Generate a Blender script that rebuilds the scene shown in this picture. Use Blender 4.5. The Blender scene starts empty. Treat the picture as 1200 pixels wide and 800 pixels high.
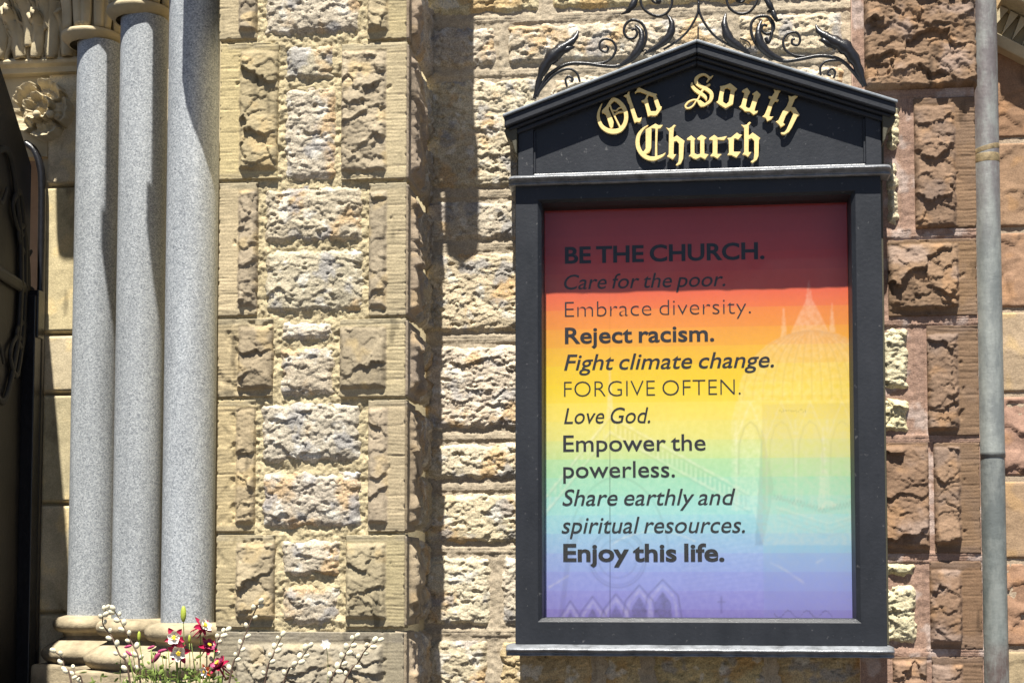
import bpy, bmesh, math, random
import numpy as np
from mathutils import Vector, Matrix, Euler

# ------------------------------------------------------------------ camera, sky, sun, exposure
SC = bpy.context.scene
COL = SC.collection
F = 1700.0; PCX = 600.0; PCY = 574.0          # focal length and principal point, in photo pixels
YAW = math.radians(6.5); PITCH = math.radians(3.2)
CAMZ = 1.6; CAMY = -4.25
cam_data = bpy.data.cameras.new('camera'); cam = bpy.data.objects.new('camera', cam_data); COL.objects.link(cam)
cam_data.sensor_width = 36; cam_data.sensor_fit = 'HORIZONTAL'; cam_data.lens = F*36/1200
cam_data.shift_x = 0; cam_data.shift_y = (PCY-400)/1200
cam_data.clip_start = 0.05; cam_data.clip_end = 1000
cam.location = (0, CAMY, CAMZ)
cam.rotation_euler = Euler((math.pi/2+PITCH, 0, YAW), 'XYZ')
SC.camera = cam
RM = cam.rotation_euler.to_matrix()

SUN_T = 2.3; SUN_S = 0.05                     # metres a shadow drops / moves right per metre of depth
sun_dir = Vector((SUN_S, 1.0, -SUN_T)).normalized()
sun_data = bpy.data.lights.new('sun', 'SUN'); sun = bpy.data.objects.new('sun', sun_data); COL.objects.link(sun)
sun_data.energy = 5.0; sun_data.angle = math.radians(0.5); sun_data.color = (1.0, 0.955, 0.87)
sun.rotation_euler = sun_dir.to_track_quat('-Z', 'Y').to_euler()
sun.location = (-1, -6, 8)
world = bpy.data.worlds.new('World'); SC.world = world; world.use_nodes = True
wn = world.node_tree; bg = wn.nodes['Background']
sky = wn.nodes.new('ShaderNodeTexSky'); sky.sky_type = 'NISHITA'; sky.sun_disc = False
to_sun = -sun_dir
sky.sun_elevation = math.asin(to_sun.z)
sky.sun_rotation = math.atan2(to_sun.x, to_sun.y)
sky.air_density = 0.55; sky.dust_density = 0.4; sky.altitude = 200
wn.links.new(sky.outputs[0], bg.inputs[0]); bg.inputs[1].default_value = 0.05
SC.view_settings.view_transform = 'Standard'; SC.view_settings.look = 'None'
SC.view_settings.exposure = 1.25; SC.view_settings.gamma = 1
SC.render.engine = 'CYCLES'
SC.cycles.use_denoising = True
SC.cycles.max_bounces = 8

# ------------------------------------------------------------------ helpers
def P(px, py, Y):
    """photo pixel -> (X, Z) on the real plane y = Y"""
    d = RM @ Vector(((px-PCX)/F, -(py-PCY)/F, -1.0))
    t = (Y-CAMY)/d.y
    return (d.x*t, CAMZ+d.z*t)
def V(px, py, Y):
    x, z = P(px, py, Y); return Vector((x, Y, z))

def tag(o, label=None, cat=None, group=None, kind=None):
    if label: o['label'] = label
    if cat: o['category'] = cat
    if group: o['group'] = group
    if kind: o['kind'] = kind
    return o
def empty(name, loc, label, cat, group=None):
    o = bpy.data.objects.new(name, None); COL.objects.link(o); o.location = loc
    o.empty_display_size = 0.1
    return tag(o, label, cat, group)
def link(name, me, mat, parent=None):
    o = bpy.data.objects.new(name, me); COL.objects.link(o)
    if mat and not me.materials: me.materials.append(mat)
    if parent is not None:
        o.parent = parent
        w = parent.location.copy() if parent.parent is None else Vector((0, 0, 0))      # meshes keep their points in world space
        o.matrix_parent_inverse = Matrix.Translation(-w)
    return o
def smooth(me):
    me.polygons.foreach_set('use_smooth', np.ones(len(me.polygons), dtype=bool))

def H2(ix, iy, seed):
    h = (ix.astype(np.int64)*374761393 + iy.astype(np.int64)*668265263 + seed*1442695041) & 0xffffffff
    h = ((h ^ (h >> 13))*1274126177) & 0xffffffff
    h = (h ^ (h >> 16)) * 2246822519 & 0xffffffff
    return ((h ^ (h >> 15)) & 0xffffff)/float(0x1000000)
def gnoise(x, y, seed):
    ix = np.floor(x); iy = np.floor(y); fx = x-ix; fy = y-iy
    ux = fx*fx*fx*(fx*(fx*6-15)+10); uy = fy*fy*fy*(fy*(fy*6-15)+10)
    def g(a, b):
        ang = H2(ix+a, iy+b, seed)*6.2831853
        return np.cos(ang)*(fx-a)+np.sin(ang)*(fy-b)
    a = g(0, 0)*(1-ux)+g(1, 0)*ux; b = g(0, 1)*(1-ux)+g(1, 1)*ux
    return (a*(1-uy)+b*uy)*1.5
def fbm(x, y, seed, n=4, gain=0.5):
    s = 0*x; a = 1.0; t = 0
    for i in range(n):
        s = s+a*gnoise(x*2**i+17.3*i, y*2**i-9.1*i, seed+i*31); t += a; a *= gain
    return s/t
def worley(x, y, seed, bias=0.0, tilt=1.5):
    ix = np.floor(x); iy = np.floor(y)
    f1 = np.full(x.shape, 9.0); f2 = f1.copy(); rid = 0*x; fac = 0*x
    for a in (-1, 0, 1):
        for b in (-1, 0, 1):
            cx = ix+a; cy = iy+b
            dx = x-(cx+H2(cx, cy, seed)); dy = y-(cy+H2(cx, cy, seed+7))
            d = np.hypot(dx, dy)
            r = H2(cx, cy, seed+13); gx = H2(cx, cy, seed+17)-.5; gy = H2(cx, cy, seed+19)-.5
            m = d < f1
            f2 = np.where(m, f1, np.minimum(f2, d))
            f1 = np.where(m, d, f1); rid = np.where(m, r, rid)
            fac = np.where(m, (r-.5)*.8+tilt*(gx*dx+gy*dy)-bias*dy, fac)
    return f1, f2, rid, fac
def sst(x): 
    x = np.clip(x, 0, 1); return x*x*(3-2*x)
def mixc(a, b, t):
    return a*(1-t[..., None])+np.asarray(b)*t[..., None]

def grid_mesh(name, pts, col=None, extra=None, flat=False):
    """pts (n, m, 3) -> quad mesh; col (n, m, 3) linear albedo"""
    n, m = pts.shape[:2]
    me = bpy.data.meshes.new(name)
    vs = pts.reshape(-1, 3).astype(np.float32)
    i = np.arange(n*m).reshape(n, m)
    q = np.stack([i[:-1, :-1], i[:-1, 1:], i[1:, 1:], i[1:, :-1]], -1).reshape(-1, 4)
    nb = 0
    if extra is not None:
        ev, ef = extra
        q = np.concatenate([q, np.asarray(ef)+len(vs)]); vs = np.concatenate([vs, np.asarray(ev, dtype=np.float32)]); nb = len(ev)
    me.vertices.add(len(vs)); me.vertices.foreach_set('co', vs.ravel())
    me.loops.add(len(q)*4); me.loops.foreach_set('vertex_index', q.ravel().astype(np.int32))
    me.polygons.add(len(q)); me.polygons.foreach_set('loop_start', np.arange(0, len(q)*4, 4, dtype=np.int32))
    me.polygons.foreach_set('loop_total', np.full(len(q), 4, dtype=np.int32))
    me.update(calc_edges=True)
    if col is not None:
        a = me.color_attributes.new('tone', 'FLOAT_COLOR', 'POINT')
        c = np.ones((len(vs), 4), dtype=np.float32)
        c[:n*m, :3] = col.reshape(-1, 3)
        if nb: c[n*m:, :3] = col.reshape(-1, 3).mean(0)
        a.data.foreach_set('color', c.ravel())
    if not flat: smooth(me)
    return me
def box_vf(x0, x1, y0, y1, z0, z1):
    v = [(x0,y0,z0),(x1,y0,z0),(x1,y1,z0),(x0,y1,z0),(x0,y0,z1),(x1,y0,z1),(x1,y1,z1),(x0,y1,z1)]
    f = [(0,1,5,4),(1,2,6,5),(2,3,7,6),(3,0,4,7),(4,5,6,7),(3,2,1,0)]
    return v, f

# ------------------------------------------------------------------ materials
def new_mat(name):
    m = bpy.data.materials.new(name); m.use_nodes = True
    nt = m.node_tree; b = nt.nodes['Principled BSDF']
    return m, nt, b
def N(nt, t, **kw):
    n = nt.nodes.new(t)
    for k, v in kw.items():
        if hasattr(n, k): setattr(n, k, v)
        else: n.inputs[k.replace('_', ' ')].default_value = v
    return n
def add_bump(nt, b, scale, dist, detail=6, rough=.6, stretch=None):
    tc = N(nt, 'ShaderNodeTexCoord'); no = N(nt, 'ShaderNodeTexNoise'); no.inputs['Scale'].default_value = scale
    no.inputs['Detail'].default_value = detail; no.inputs['Roughness'].default_value = rough
    src = tc.outputs['Object']
    if stretch:
        mp = N(nt, 'ShaderNodeMapping'); mp.inputs['Scale'].default_value = stretch
        nt.links.new(src, mp.inputs[0]); src = mp.outputs[0]
    nt.links.new(src, no.inputs['Vector'])
    bu = N(nt, 'ShaderNodeBump'); bu.inputs['Distance'].default_value = dist; bu.inputs['Strength'].default_value = 1
    nt.links.new(no.outputs[0], bu.inputs['Height']); nt.links.new(bu.outputs[0], b.inputs['Normal'])
    return tc, no, bu
def stone_mat(name, bump_scale=160, bump=.0022, speck=.35):
    """stone whose colour is the mesh attribute 'tone' with a fine mineral grain"""
    m, nt, b = new_mat(name)
    at = N(nt, 'ShaderNodeAttribute'); at.attribute_name = 'tone'
    tc, no, bu = add_bump(nt, b, bump_scale, bump)
    n2 = N(nt, 'ShaderNodeTexNoise'); n2.inputs['Scale'].default_value = 240; n2.inputs['Detail'].default_value = 4
    nt.links.new(tc.outputs['Object'], n2.inputs['Vector'])
    mr = N(nt, 'ShaderNodeMapRange'); mr.inputs[1].default_value = .3; mr.inputs[2].default_value = .7
    mr.inputs[3].default_value = 1-speck; mr.inputs[4].default_value = 1+speck
    nt.links.new(n2.outputs[0], mr.inputs[0])
    mx = N(nt, 'ShaderNodeVectorMath', operation='SCALE')
    nt.links.new(at.outputs['Color'], mx.inputs[0]); nt.links.new(mr.outputs[0], mx.inputs['Scale'])
    nt.links.new(mx.outputs[0], b.inputs['Base Color'])
    b.inputs['Roughness'].default_value = .92; b.inputs['Specular IOR Level'].default_value = .25
    return m
def plain_mat(name, col, rough=.6, var=.15, vscale=12, bscale=200, bump=.0008, metallic=0, spec=.4):
    m, nt, b = new_mat(name)
    tc, no, bu = add_bump(nt, b, bscale, bump)
    n2 = N(nt, 'ShaderNodeTexNoise'); n2.inputs['Scale'].default_value = vscale; n2.inputs['Detail'].default_value = 6; n2.inputs['Roughness'].default_value = .65
    nt.links.new(tc.outputs['Object'], n2.inputs['Vector'])
    cr = N(nt, 'ShaderNodeValToRGB')
    cr.color_ramp.elements[0].position = .3; cr.color_ramp.elements[1].position = .7
    cr.color_ramp.elements[0].color = [c*(1-var) for c in col]+[1]; cr.color_ramp.elements[1].color = [c*(1+var) for c in col]+[1]
    nt.links.new(n2.outputs[0], cr.inputs[0]); nt.links.new(cr.outputs[0], b.inputs['Base Color'])
    b.inputs['Roughness'].default_value = rough; b.inputs['Metallic'].default_value = metallic
    b.inputs['Specular IOR Level'].default_value = spec
    return m
M_STONE = stone_mat('rough_stone')
M_FINE = stone_mat('tooled_stone', 120, .0012, .18)
M_MORTAR = stone_mat('lime_mortar', 220, .0016, .25)
M_CARVED = plain_mat('carved_limestone', (.44, .37, .24), .9, .2, 8, 80, .0016, spec=.2)
M_BASE = plain_mat('weathered_base_stone', (.315, .26, .172), .92, .42, 14, 60, .0030, spec=.2)
M_PAVE = plain_mat('pavement_brick', (.085, .07, .058), .9, .15, 2)
M_SOIL = plain_mat('soil', (.05, .035, .025), 1, .3, 40, 60, .01)
M_PLANTER = plain_mat('planter_stone', (.35, .31, .25), .9, .15, 6)
def granite():
    m, nt, b = new_mat('grey_granite')
    tc = N(nt, 'ShaderNodeTexCoord')
    v = N(nt, 'ShaderNodeTexVoronoi'); v.inputs['Scale'].default_value = 290
    n1 = N(nt, 'ShaderNodeTexNoise'); n1.inputs['Scale'].default_value = 150; n1.inputs['Detail'].default_value = 5; n1.inputs['Roughness'].default_value = .7
    n2 = N(nt, 'ShaderNodeTexNoise'); n2.inputs['Scale'].default_value = 6; n2.inputs['Detail'].default_value = 3
    for n in (v, n1): nt.links.new(tc.outputs['Object'], n.inputs['Vector'])
    mp = N(nt, 'ShaderNodeMapping'); mp.inputs['Scale'].default_value = (3, 3, .35); nt.links.new(tc.outputs['Object'], mp.inputs[0]); nt.links.new(mp.outputs[0], n2.inputs['Vector'])
    sep = N(nt, 'ShaderNodeSeparateColor'); nt.links.new(v.outputs['Color'], sep.inputs[0])
    ad = N(nt, 'ShaderNodeMath', operation='ADD'); nt.links.new(sep.outputs[0], ad.inputs[0]); nt.links.new(n1.outputs[0], ad.inputs[1])
    ml = N(nt, 'ShaderNodeMath', operation='MULTIPLY'); nt.links.new(ad.outputs[0], ml.inputs[0]); ml.inputs[1].default_value = .5
    cr = N(nt, 'ShaderNodeValToRGB'); e = cr.color_ramp.elements
    e[0].position = .22; e[0].color = (.15, .165, .185, 1); e[1].position = .75; e[1].color = (.44, .465, .485, 1)
    x = e.new(.36); x.color = (.25, .27, .29, 1); x = e.new(.58); x.color = (.32, .342, .36, 1)
    nt.links.new(ml.outputs[0], cr.inputs[0])
    mr = N(nt, 'ShaderNodeMapRange'); mr.inputs[1].default_value = .3; mr.inputs[2].default_value = .7; mr.inputs[3].default_value = .86; mr.inputs[4].default_value = 1.1
    nt.links.new(n2.outputs[0], mr.inputs[0])
    sc = N(nt, 'ShaderNodeVectorMath', operation='SCALE'); nt.links.new(cr.outputs[0], sc.inputs[0]); nt.links.new(mr.outputs[0], sc.inputs['Scale'])
    nt.links.new(sc.outputs[0], b.inputs['Base Color'])
    bu = N(nt, 'ShaderNodeBump'); bu.inputs['Distance'].default_value = .0006; nt.links.new(n1.outputs[0], bu.inputs['Height']); nt.links.new(bu.outputs[0], b.inputs['Normal'])
    b.inputs['Roughness'].default_value = .6
    return m
M_GRANITE = granite()
def black_paint():
    m, nt, b = new_mat('weathered_black_paint')
    tc, no, bu = add_bump(nt, b, 90, .0007)
    n2 = N(nt, 'ShaderNodeTexNoise'); n2.inputs['Scale'].default_value = 9; n2.inputs['Detail'].default_value = 8; n2.inputs['Roughness'].default_value = .7
    mp = N(nt, 'ShaderNodeMapping'); mp.inputs['Scale'].default_value = (1, 1, .45)
    nt.links.new(tc.outputs['Object'], mp.inputs[0]); nt.links.new(mp.outputs[0], n2.inputs['Vector'])
    cr = N(nt, 'ShaderNodeValToRGB'); e = cr.color_ramp.elements
    e[0].position = .3; e[0].color = (.009, .011, .015, 1); e[1].position = .72; e[1].color = (.018, .0205, .027, 1)
    nt.links.new(n2.outputs[0], cr.inputs[0])
    n3 = N(nt, 'ShaderNodeTexNoise'); n3.inputs['Scale'].default_value = 70; n3.inputs['Detail'].default_value = 5; nt.links.new(tc.outputs['Object'], n3.inputs['Vector'])
    sc_ = N(nt, 'ShaderNodeValToRGB'); sc_.color_ramp.elements[0].position = .66; sc_.color_ramp.elements[1].position = .74; nt.links.new(n3.outputs[0], sc_.inputs[0])
    mx = N(nt, 'ShaderNodeMix', data_type='RGBA'); nt.links.new(sc_.outputs[0], mx.inputs[0]); nt.links.new(cr.outputs[0], mx.inputs[6]); mx.inputs[7].default_value = (.075, .075, .078, 1)
    nt.links.new(mx.outputs[2], b.inputs['Base Color'])
    r2 = N(nt, 'ShaderNodeMapRange'); r2.inputs[3].default_value = .42; r2.inputs[4].default_value = .65; b.inputs['Specular IOR Level'].default_value = .35
    nt.links.new(n2.outputs[0], r2.inputs[0]); nt.links.new(r2.outputs[0], b.inputs['Roughness'])
    return m
M_BLACK = black_paint()
M_LEAD = plain_mat('worn_cornice_paint', (.16, .17, .185), .33, .5, 30, 120, .0015, spec=.6)
M_ROOF = plain_mat('roof_lead', (.20, .225, .25), .45, .3, 25, 100, .001)
M_IRON = plain_mat('black_wrought_iron', (.012, .012, .014), .32, .3, 40, 120, .0012, spec=.5)
M_GOLD = plain_mat('gold_leaf_paint', (.70, .535, .225), .5, .12, 30, 150, .0006, spec=.4)
M_DOOR = plain_mat('dark_door_wood', (.020, .017, .014), .6, .4, 6, 60, .001)
M_OLIVE = plain_mat('olive_shade_tone', (.06, .055, .035), .6, .2, 10)  # olive tone of shaded wall, put on the boards beside the sign

# ------------------------------------------------------------------ ground
v, f = box_vf(-120, 120, -120, 120, -.2, 0)
me = bpy.data.meshes.new('pavement'); me.from_pydata(v, [], f); 
tag(link('pavement', me, M_PAVE), kind='structure')

# ------------------------------------------------------------------ stone block engine
def front_map(Y):
    def f(u, v, h): return np.stack([u, Y-h, v], -1)
    return f
def side_map(X):
    def f(u, v, h): return np.stack([X+h, u, v], -1)       # u runs along +Y
    return f
TAN_M = (.41, .345, .208); TAN_R = (.30, .252, .168); RUB = (.43, .38, .305); WALL = (.445, .39, .30)
BRN_M = (.195, .125, .078); BRN_R = (.205, .135, .092); PALE = (.45, .39, .275)

def quoin(name, parent, U, Vv, mp, seed, marg, tint_m, tint_r, mat, base=.012, bulge=.015, amp=.0125, step=.0030, dark=0.0, ruin=0.0, cell=1.15, mottle=None):
    """drafted block: chisel-tooled margins (l, r, t, b in metres; 0 = rock runs to that edge) round a rock-faced panel"""
    u0, u1 = U; v0, v1 = Vv
    u = np.linspace(u0, u1, max(4, int((u1-u0)/step)+1)); v = np.linspace(v0, v1, max(4, int((v1-v0)/step)+1))
    u, v = np.meshgrid(u, v)
    S = seed*101
    wob = .0035*fbm(u*40, v*40, S+1, 3)
    dl, dr, db, dt = u-u0, u1-u, v-v0, v1-v
    edge = np.minimum(np.minimum(dl, dr), np.minimum(db, dt))+.0018*fbm(u*60, v*60, S+2, 2)
    l, r, t, b = marg
    big = 9.0
    dp = np.minimum(np.minimum(dl-l if l else dl+.002, dr-r if r else dr+.002), np.minimum(dt-t if t else dt+.002, db-b if b else db+.002))+wob*1.3
    fr1 = worley(u/(.075*cell)+.5*fbm(u*14, v*14, S+3, 4), v/(.062*cell)+.5*fbm(u*14, v*14, S+4, 4), S+5, .7, 1.9)
    fr2 = worley(u/(.034*cell)+.45*fbm(u*30, v*30, S+6, 3), v/(.028*cell)+.4*fbm(u*30, v*30, S+7, 2), S+8, .6, 1.7)
    low = fbm(u*9, v*9, S+9, 3)
    fr3 = worley(u/.013+.5*fbm(u*60, v*60, S+31, 2), v/.010, S+32, .6, 1.2)
    rock = .66*fr1[3]+.26*fr2[3]+.40*low+.10*fr3[3]+.10*fbm(u*75, v*75, S+10, 4, .6)
    ins = sst(dp/.006)
    # the swell starts gently at the top and ends in an undercut lip at the bottom
    swell = sst((dp+.002)/.018)*(.55+.45*sst((v1-v)/(.55*(v1-v0))))
    tool = .0006*np.sin(v*2*np.pi/.0095+7*gnoise(u*2.5, v*9, S+11)+2*gnoise(u*12, v*60, S+37))*sst(.55+1.2*fbm(u*9, v*9, S+12, 3))+.0004*gnoise(u*14, v*150, S+36)+.0006*fbm(u*45, v*45, S+38, 3)
    tool -= .0014*sst((gnoise(u*5, v*110, S+14)-.32)*5)
    flat = base+tool+.0012*fbm(u*20, v*20, S+15, 3)
    chip = sst((fbm(u*22, v*22, S+16, 3)-.30+.55*ruin)*7)*sst((.02-np.abs(dp))/.02)
    flat = flat-.006*chip*(1-ins)
    h = flat*(1-ins)+(base-.003+bulge*swell+amp*rock*sst(dp/.014))*ins
    if ruin: h = np.where(ins < .5, h-.008*ruin*sst(fbm(u*16, v*12, S+30, 4)*3), h)
    h = np.where(edge < .0025, np.minimum(h, base*.35), h)
    h[0, :] = h[-1, :] = -.03; h[:, 0] = h[:, -1] = -.03
    n1 = fbm(u*7, v*7, S+20, 4)*1.6; n2 = fbm(u*38, v*38, S+21, 3)*1.5; str_ = gnoise(u*3, v*120, S+22)
    cm = np.asarray(tint_m)*(1+.10*n1+.05*n2+.07*str_)[..., None]
    cr = np.asarray(tint_r)*(1+.16*n1+.12*n2+.22*(fr1[2]-.5))[..., None]
    tv = random.Random(seed*13+5); k_ = tv.uniform(.84, 1.06); hue = np.array([1, tv.uniform(.95, 1.0), tv.uniform(.86, 1.02)])
    cm = cm*k_*hue; cr = cr*tv.uniform(.85, 1.1)*hue
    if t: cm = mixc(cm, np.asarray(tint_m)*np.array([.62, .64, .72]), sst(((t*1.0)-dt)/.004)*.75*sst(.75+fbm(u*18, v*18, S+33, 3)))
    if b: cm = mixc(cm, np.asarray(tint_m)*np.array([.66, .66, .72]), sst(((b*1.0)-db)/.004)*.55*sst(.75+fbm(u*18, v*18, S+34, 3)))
    soot = sst((fbm(u*5+3, v*9, S+35, 5)-.08)*3)*.38
    cm = mixc(cm, np.asarray(tint_m)*np.array([.58, .57, .58]), soot)
    ochre = sst((fbm(u*11+9, v*11, S+23, 3)-.12)*4)*.6
    cr = mixc(cr, np.asarray(tint_r)*np.array([1.45, 1.3, 1.0]), ochre)
    if mottle is not None:
        mk = sst((fbm(u*9+2, v*9, S+40, 5)-.02)*3)*.7
        cr = mixc(cr, np.asarray(mottle), mk); cm = mixc(cm, np.asarray(mottle)*.95, mk*.35)
    c = cm*(1-ins)[..., None]+cr*ins[..., None]
    c = c*(1-.45*sst((fbm(u*16, v*5, S+24, 4)-.28)*5))[..., None]     # old dark weather stains
    if dark: c = mixc(c, np.array([.19, .165, .135]), np.full(u.shape, dark))
    o = link(name, grid_mesh(name, mp(u, v, h), np.clip(c, .01, .9), flat=True), mat, parent)
    return o

def rubble(name, parent, U, Vv, mp, seed, tint, mat, relief=.011, amp=.009, step=.0030, corner=.02, strat=1.0, patches=True, pebble=1.0, hgain=1.0):
    u0, u1 = U; v0, v1 = Vv
    pad = .004
    u = np.linspace(u0-pad, u1+pad, max(4, int((u1-u0)/step)+1)); v = np.linspace(v0-pad, v1+pad, max(4, int((v1-v0)/step)+1))
    u, v = np.meshgrid(u, v); S = seed*97
    cx, cz = (u0+u1)/2, (v0+v1)/2; a, b = (u1-u0)/2, (v1-v0)/2
    c_ = min(corner, a*.8, b*.8)
    qx = np.maximum(np.abs(u-cx)-(a-c_), 0); qz = np.maximum(np.abs(v-cz)-(b-c_), 0)
    sd = c_-np.hypot(qx, qz)
    inner = np.minimum(a-np.abs(u-cx), b-np.abs(v-cz))
    d = np.where((qx > 0) & (qz > 0), sd, inner)+.011*fbm(u*24, v*24, S+1, 4)-.001
    st = v*strat
    lay = fbm(u*15, st*24, S+2, 4)
    w1 = worley(u/.026+.8*fbm(u*36, v*36, S+3, 3), st/.017+.7*fbm(u*36, v*36, S+15, 3), S+4, .75, 1.0)
    w2 = worley(u/.056+1.1*fbm(u*16, v*16, S+5, 3), st/.040+1.0*fbm(u*16, v*16, S+16, 3), S+6, .8, 1.3)
    fine = fbm(u*80, st*95, S+7, 3)
    body = .45*lay+.52*w2[3]+.34*w1[3]+pebble*(.16*np.sqrt(np.clip(1-w1[0]**2, 0, 1))-.1)+.10*fine+.16*worley(u/.011+.5*fbm(u*70, v*70, S+21, 2), st/.008, S+22, .6, 1.0)[3]
    pit = sst((fbm(u*26+5, st*40, S+8, 3)-.30)*7)
    h = -.012+(relief+.012)*np.clip(d/.020, 0, 1)**.7+hgain*(amp*1.1*body-.006*pit)*sst(d/.01)+.004*sst(d/.05)
    h[0, :] = h[-1, :] = -.03; h[:, 0] = h[:, -1] = -.03
    n1 = fbm(u*6, v*6, S+10, 4)*1.6; n2 = fbm(u*45, v*45, S+11, 3)*1.5
    c = np.asarray(tint)*(1+.12*n1+.14*n2+.25*(w1[2]-.5))[..., None]
    tv = random.Random(seed*7+1)
    c = c*tv.uniform(.86, 1.10)*np.array([1, tv.uniform(.965, 1.0), tv.uniform(.86, 1.0)])
    if patches:
        o_ = sst((fbm(u*8+3, v*8, S+12, 4)-.10)*4)*.7
        c = mixc(c, np.asarray(tint)*np.array([1.0, .76, .48]), o_)
        g = sst((fbm(u*11-7, v*11, S+13, 4)-.14)*5)*.7
        c = mixc(c, np.array([.25, .245, .245]), g)
        wht = sst((fbm(u*18-7, v*18, S+14, 3)-.20)*6)*.6
        c = mixc(c, np.array([.58, .55, .48]), wht)
    return link(name, grid_mesh(name, mp(u, v, h), np.clip(c, .01, .9), flat=True), mat, parent)

def mortar(name, parent, U, Vv, mp, seed, tint, beds=(), perps=(), base=0.0, rough=.0035, step=.0045, box=None, ridge=.004, stain=.0, half=.011):
    """sheet of joint mortar; beds (v, u0, u1) and perps (u, v0, v1) carry a raised, ruled pointing"""
    u = np.linspace(U[0], U[1], int((U[1]-U[0])/step)+2); v = np.linspace(Vv[0], Vv[1], int((Vv[1]-Vv[0])/step)+2)
    u, v = np.meshgrid(u, v); S = seed*89
    h = base+rough*1.5*fbm(u*55, v*55, S, 4, .65)+rough*1.3*fbm(u*16, v*16, S+1, 3)
    wv = .003*gnoise(u*6, v*6, S+2)
    for (bv, a, b) in beds:
        d = np.abs(v-bv+wv); on = (u > a) & (u < b)
        h = np.where(on, h+ridge*(sst((half-d)/.003)-.75*np.exp(-((d-half*.40)/.0026)**2)+.35*np.exp(-((d-half*.8)/.002)**2)), h)
    for (bu, a, b) in perps:
        d = np.abs(u-bu+wv); on = (v > a) & (v < b)
        h = np.where(on, h+ridge*(sst((half-d)/.003)-.75*np.exp(-((d-half*.40)/.0026)**2)+.35*np.exp(-((d-half*.8)/.002)**2)), h)
    n = fbm(u*9, v*9, S+3, 4)*1.6; n2 = fbm(u*60, v*60, S+4, 3)*1.4
    c = np.asarray(tint)*(1+.14*n+.16*n2)[..., None]
    if stain:
        c = mixc(c, np.array([.60, .55, .52]), stain*sst((fbm(u*12, v*12, S+5, 4)-.1)*5))
    return link(name, grid_mesh(name, mp(u, v, h), np.clip(c, .01, .9), box), M_MORTAR, parent)

# ------------------------------------------------------------------ tan pier
YP = -.36
def rect(xa, ya, xb, yb, Y):
    xm, ym = (xa+xb)/2, (ya+yb)/2
    return (P(xa, ym, Y)[0], P(xb, ym, Y)[0]), (P(xm, yb, Y)[1], P(xm, ya, Y)[1])
pxm = 1.0/F*(YP-CAMY)                           # metres per photo pixel on the pier face
pier = empty('stone_pier', (P(365, 600, YP)[0], YP+.2, 0), 'tan stone pier of chisel-edged quoins and rough rubble, right beside the grey columns', 'pier')
XR = P(476.5, 400, YP-.012)[0]; XL = P(256, 400, YP)[0]
ztop, zbot = P(365, -160, YP)[1], P(365, 905, YP)[1]
mortar('mortar', pier, (XL+.004, XR-.004), (zbot, ztop), front_map(YP), 3, (.40, .335, .205), rough=.0062, step=.0034,
       box=box_vf(XL+.01, XR-.012, YP+.012, .7, 0, ztop))
FM = front_map(YP)
rows = [ # y0, y1, left quoin end, left panel start, right quoin start, right panel end, list of rubble (xa, ya, xb, yb)
 (-150, 46, 302, 281, 430, 456, [(307, -60, 424, 42), (307, -150, 424, -66)]),
 (50, 210, 326, 281, 399, 453, [(331, 50, 393, 96), (330, 99, 396, 211)]),
 (214, 370, 302, 279, 431, 454, [(307, 215, 427, 286), (307, 289, 427, 368)]),
 (373, 465, 320, 279, 397, 453, [(326, 373, 391, 401), (324, 404, 393, 466)]),
 (468, 623, 299, 276, 430, 455, [(303, 469, 425, 544), (303, 549, 425, 621)]),
 (626, 735, 322, 276, 404, 453, [(326, 629, 400, 678), (326, 682, 399, 735)]),
]
sd = 10
for k, (y0, y1, lq, lp, rq, rp, rub) in enumerate(rows):
    y0 -= .7; y1 += .8
    le = 257 - 6*(max(y0, 0)/737.0)
    re = 477.5 - 3*(max(y0, 0)/737.0)
    U, Z = rect(le, y0, lq, y1, YP-.012)
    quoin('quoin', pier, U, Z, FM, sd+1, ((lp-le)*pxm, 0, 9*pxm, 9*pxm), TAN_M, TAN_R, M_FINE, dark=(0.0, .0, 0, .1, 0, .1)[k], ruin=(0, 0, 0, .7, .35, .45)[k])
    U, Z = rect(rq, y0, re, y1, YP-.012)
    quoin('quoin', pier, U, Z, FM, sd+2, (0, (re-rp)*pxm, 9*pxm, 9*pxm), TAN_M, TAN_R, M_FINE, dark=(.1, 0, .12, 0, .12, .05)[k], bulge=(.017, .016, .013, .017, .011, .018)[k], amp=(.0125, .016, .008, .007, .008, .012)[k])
    for j, (xa, ya, xb, yb) in enumerate(rub):
        U, Z = rect(xa, ya, xb, yb, YP-.01)
        rubble('rubble_stone', pier, U, Z, FM, sd+3+j, RUB, M_STONE, relief=.0075, amp=.0060)
    sd += 10
U, Z = rect(251, 739, 474, 850, YP-.012)
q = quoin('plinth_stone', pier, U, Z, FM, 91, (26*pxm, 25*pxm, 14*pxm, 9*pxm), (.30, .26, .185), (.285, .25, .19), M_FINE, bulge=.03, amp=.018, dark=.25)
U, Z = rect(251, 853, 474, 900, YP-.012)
quoin('plinth_stone', pier, U, Z, FM, 92, (26*pxm, 25*pxm, 9*pxm, 9*pxm), TAN_M, TAN_R, M_FINE)
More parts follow.
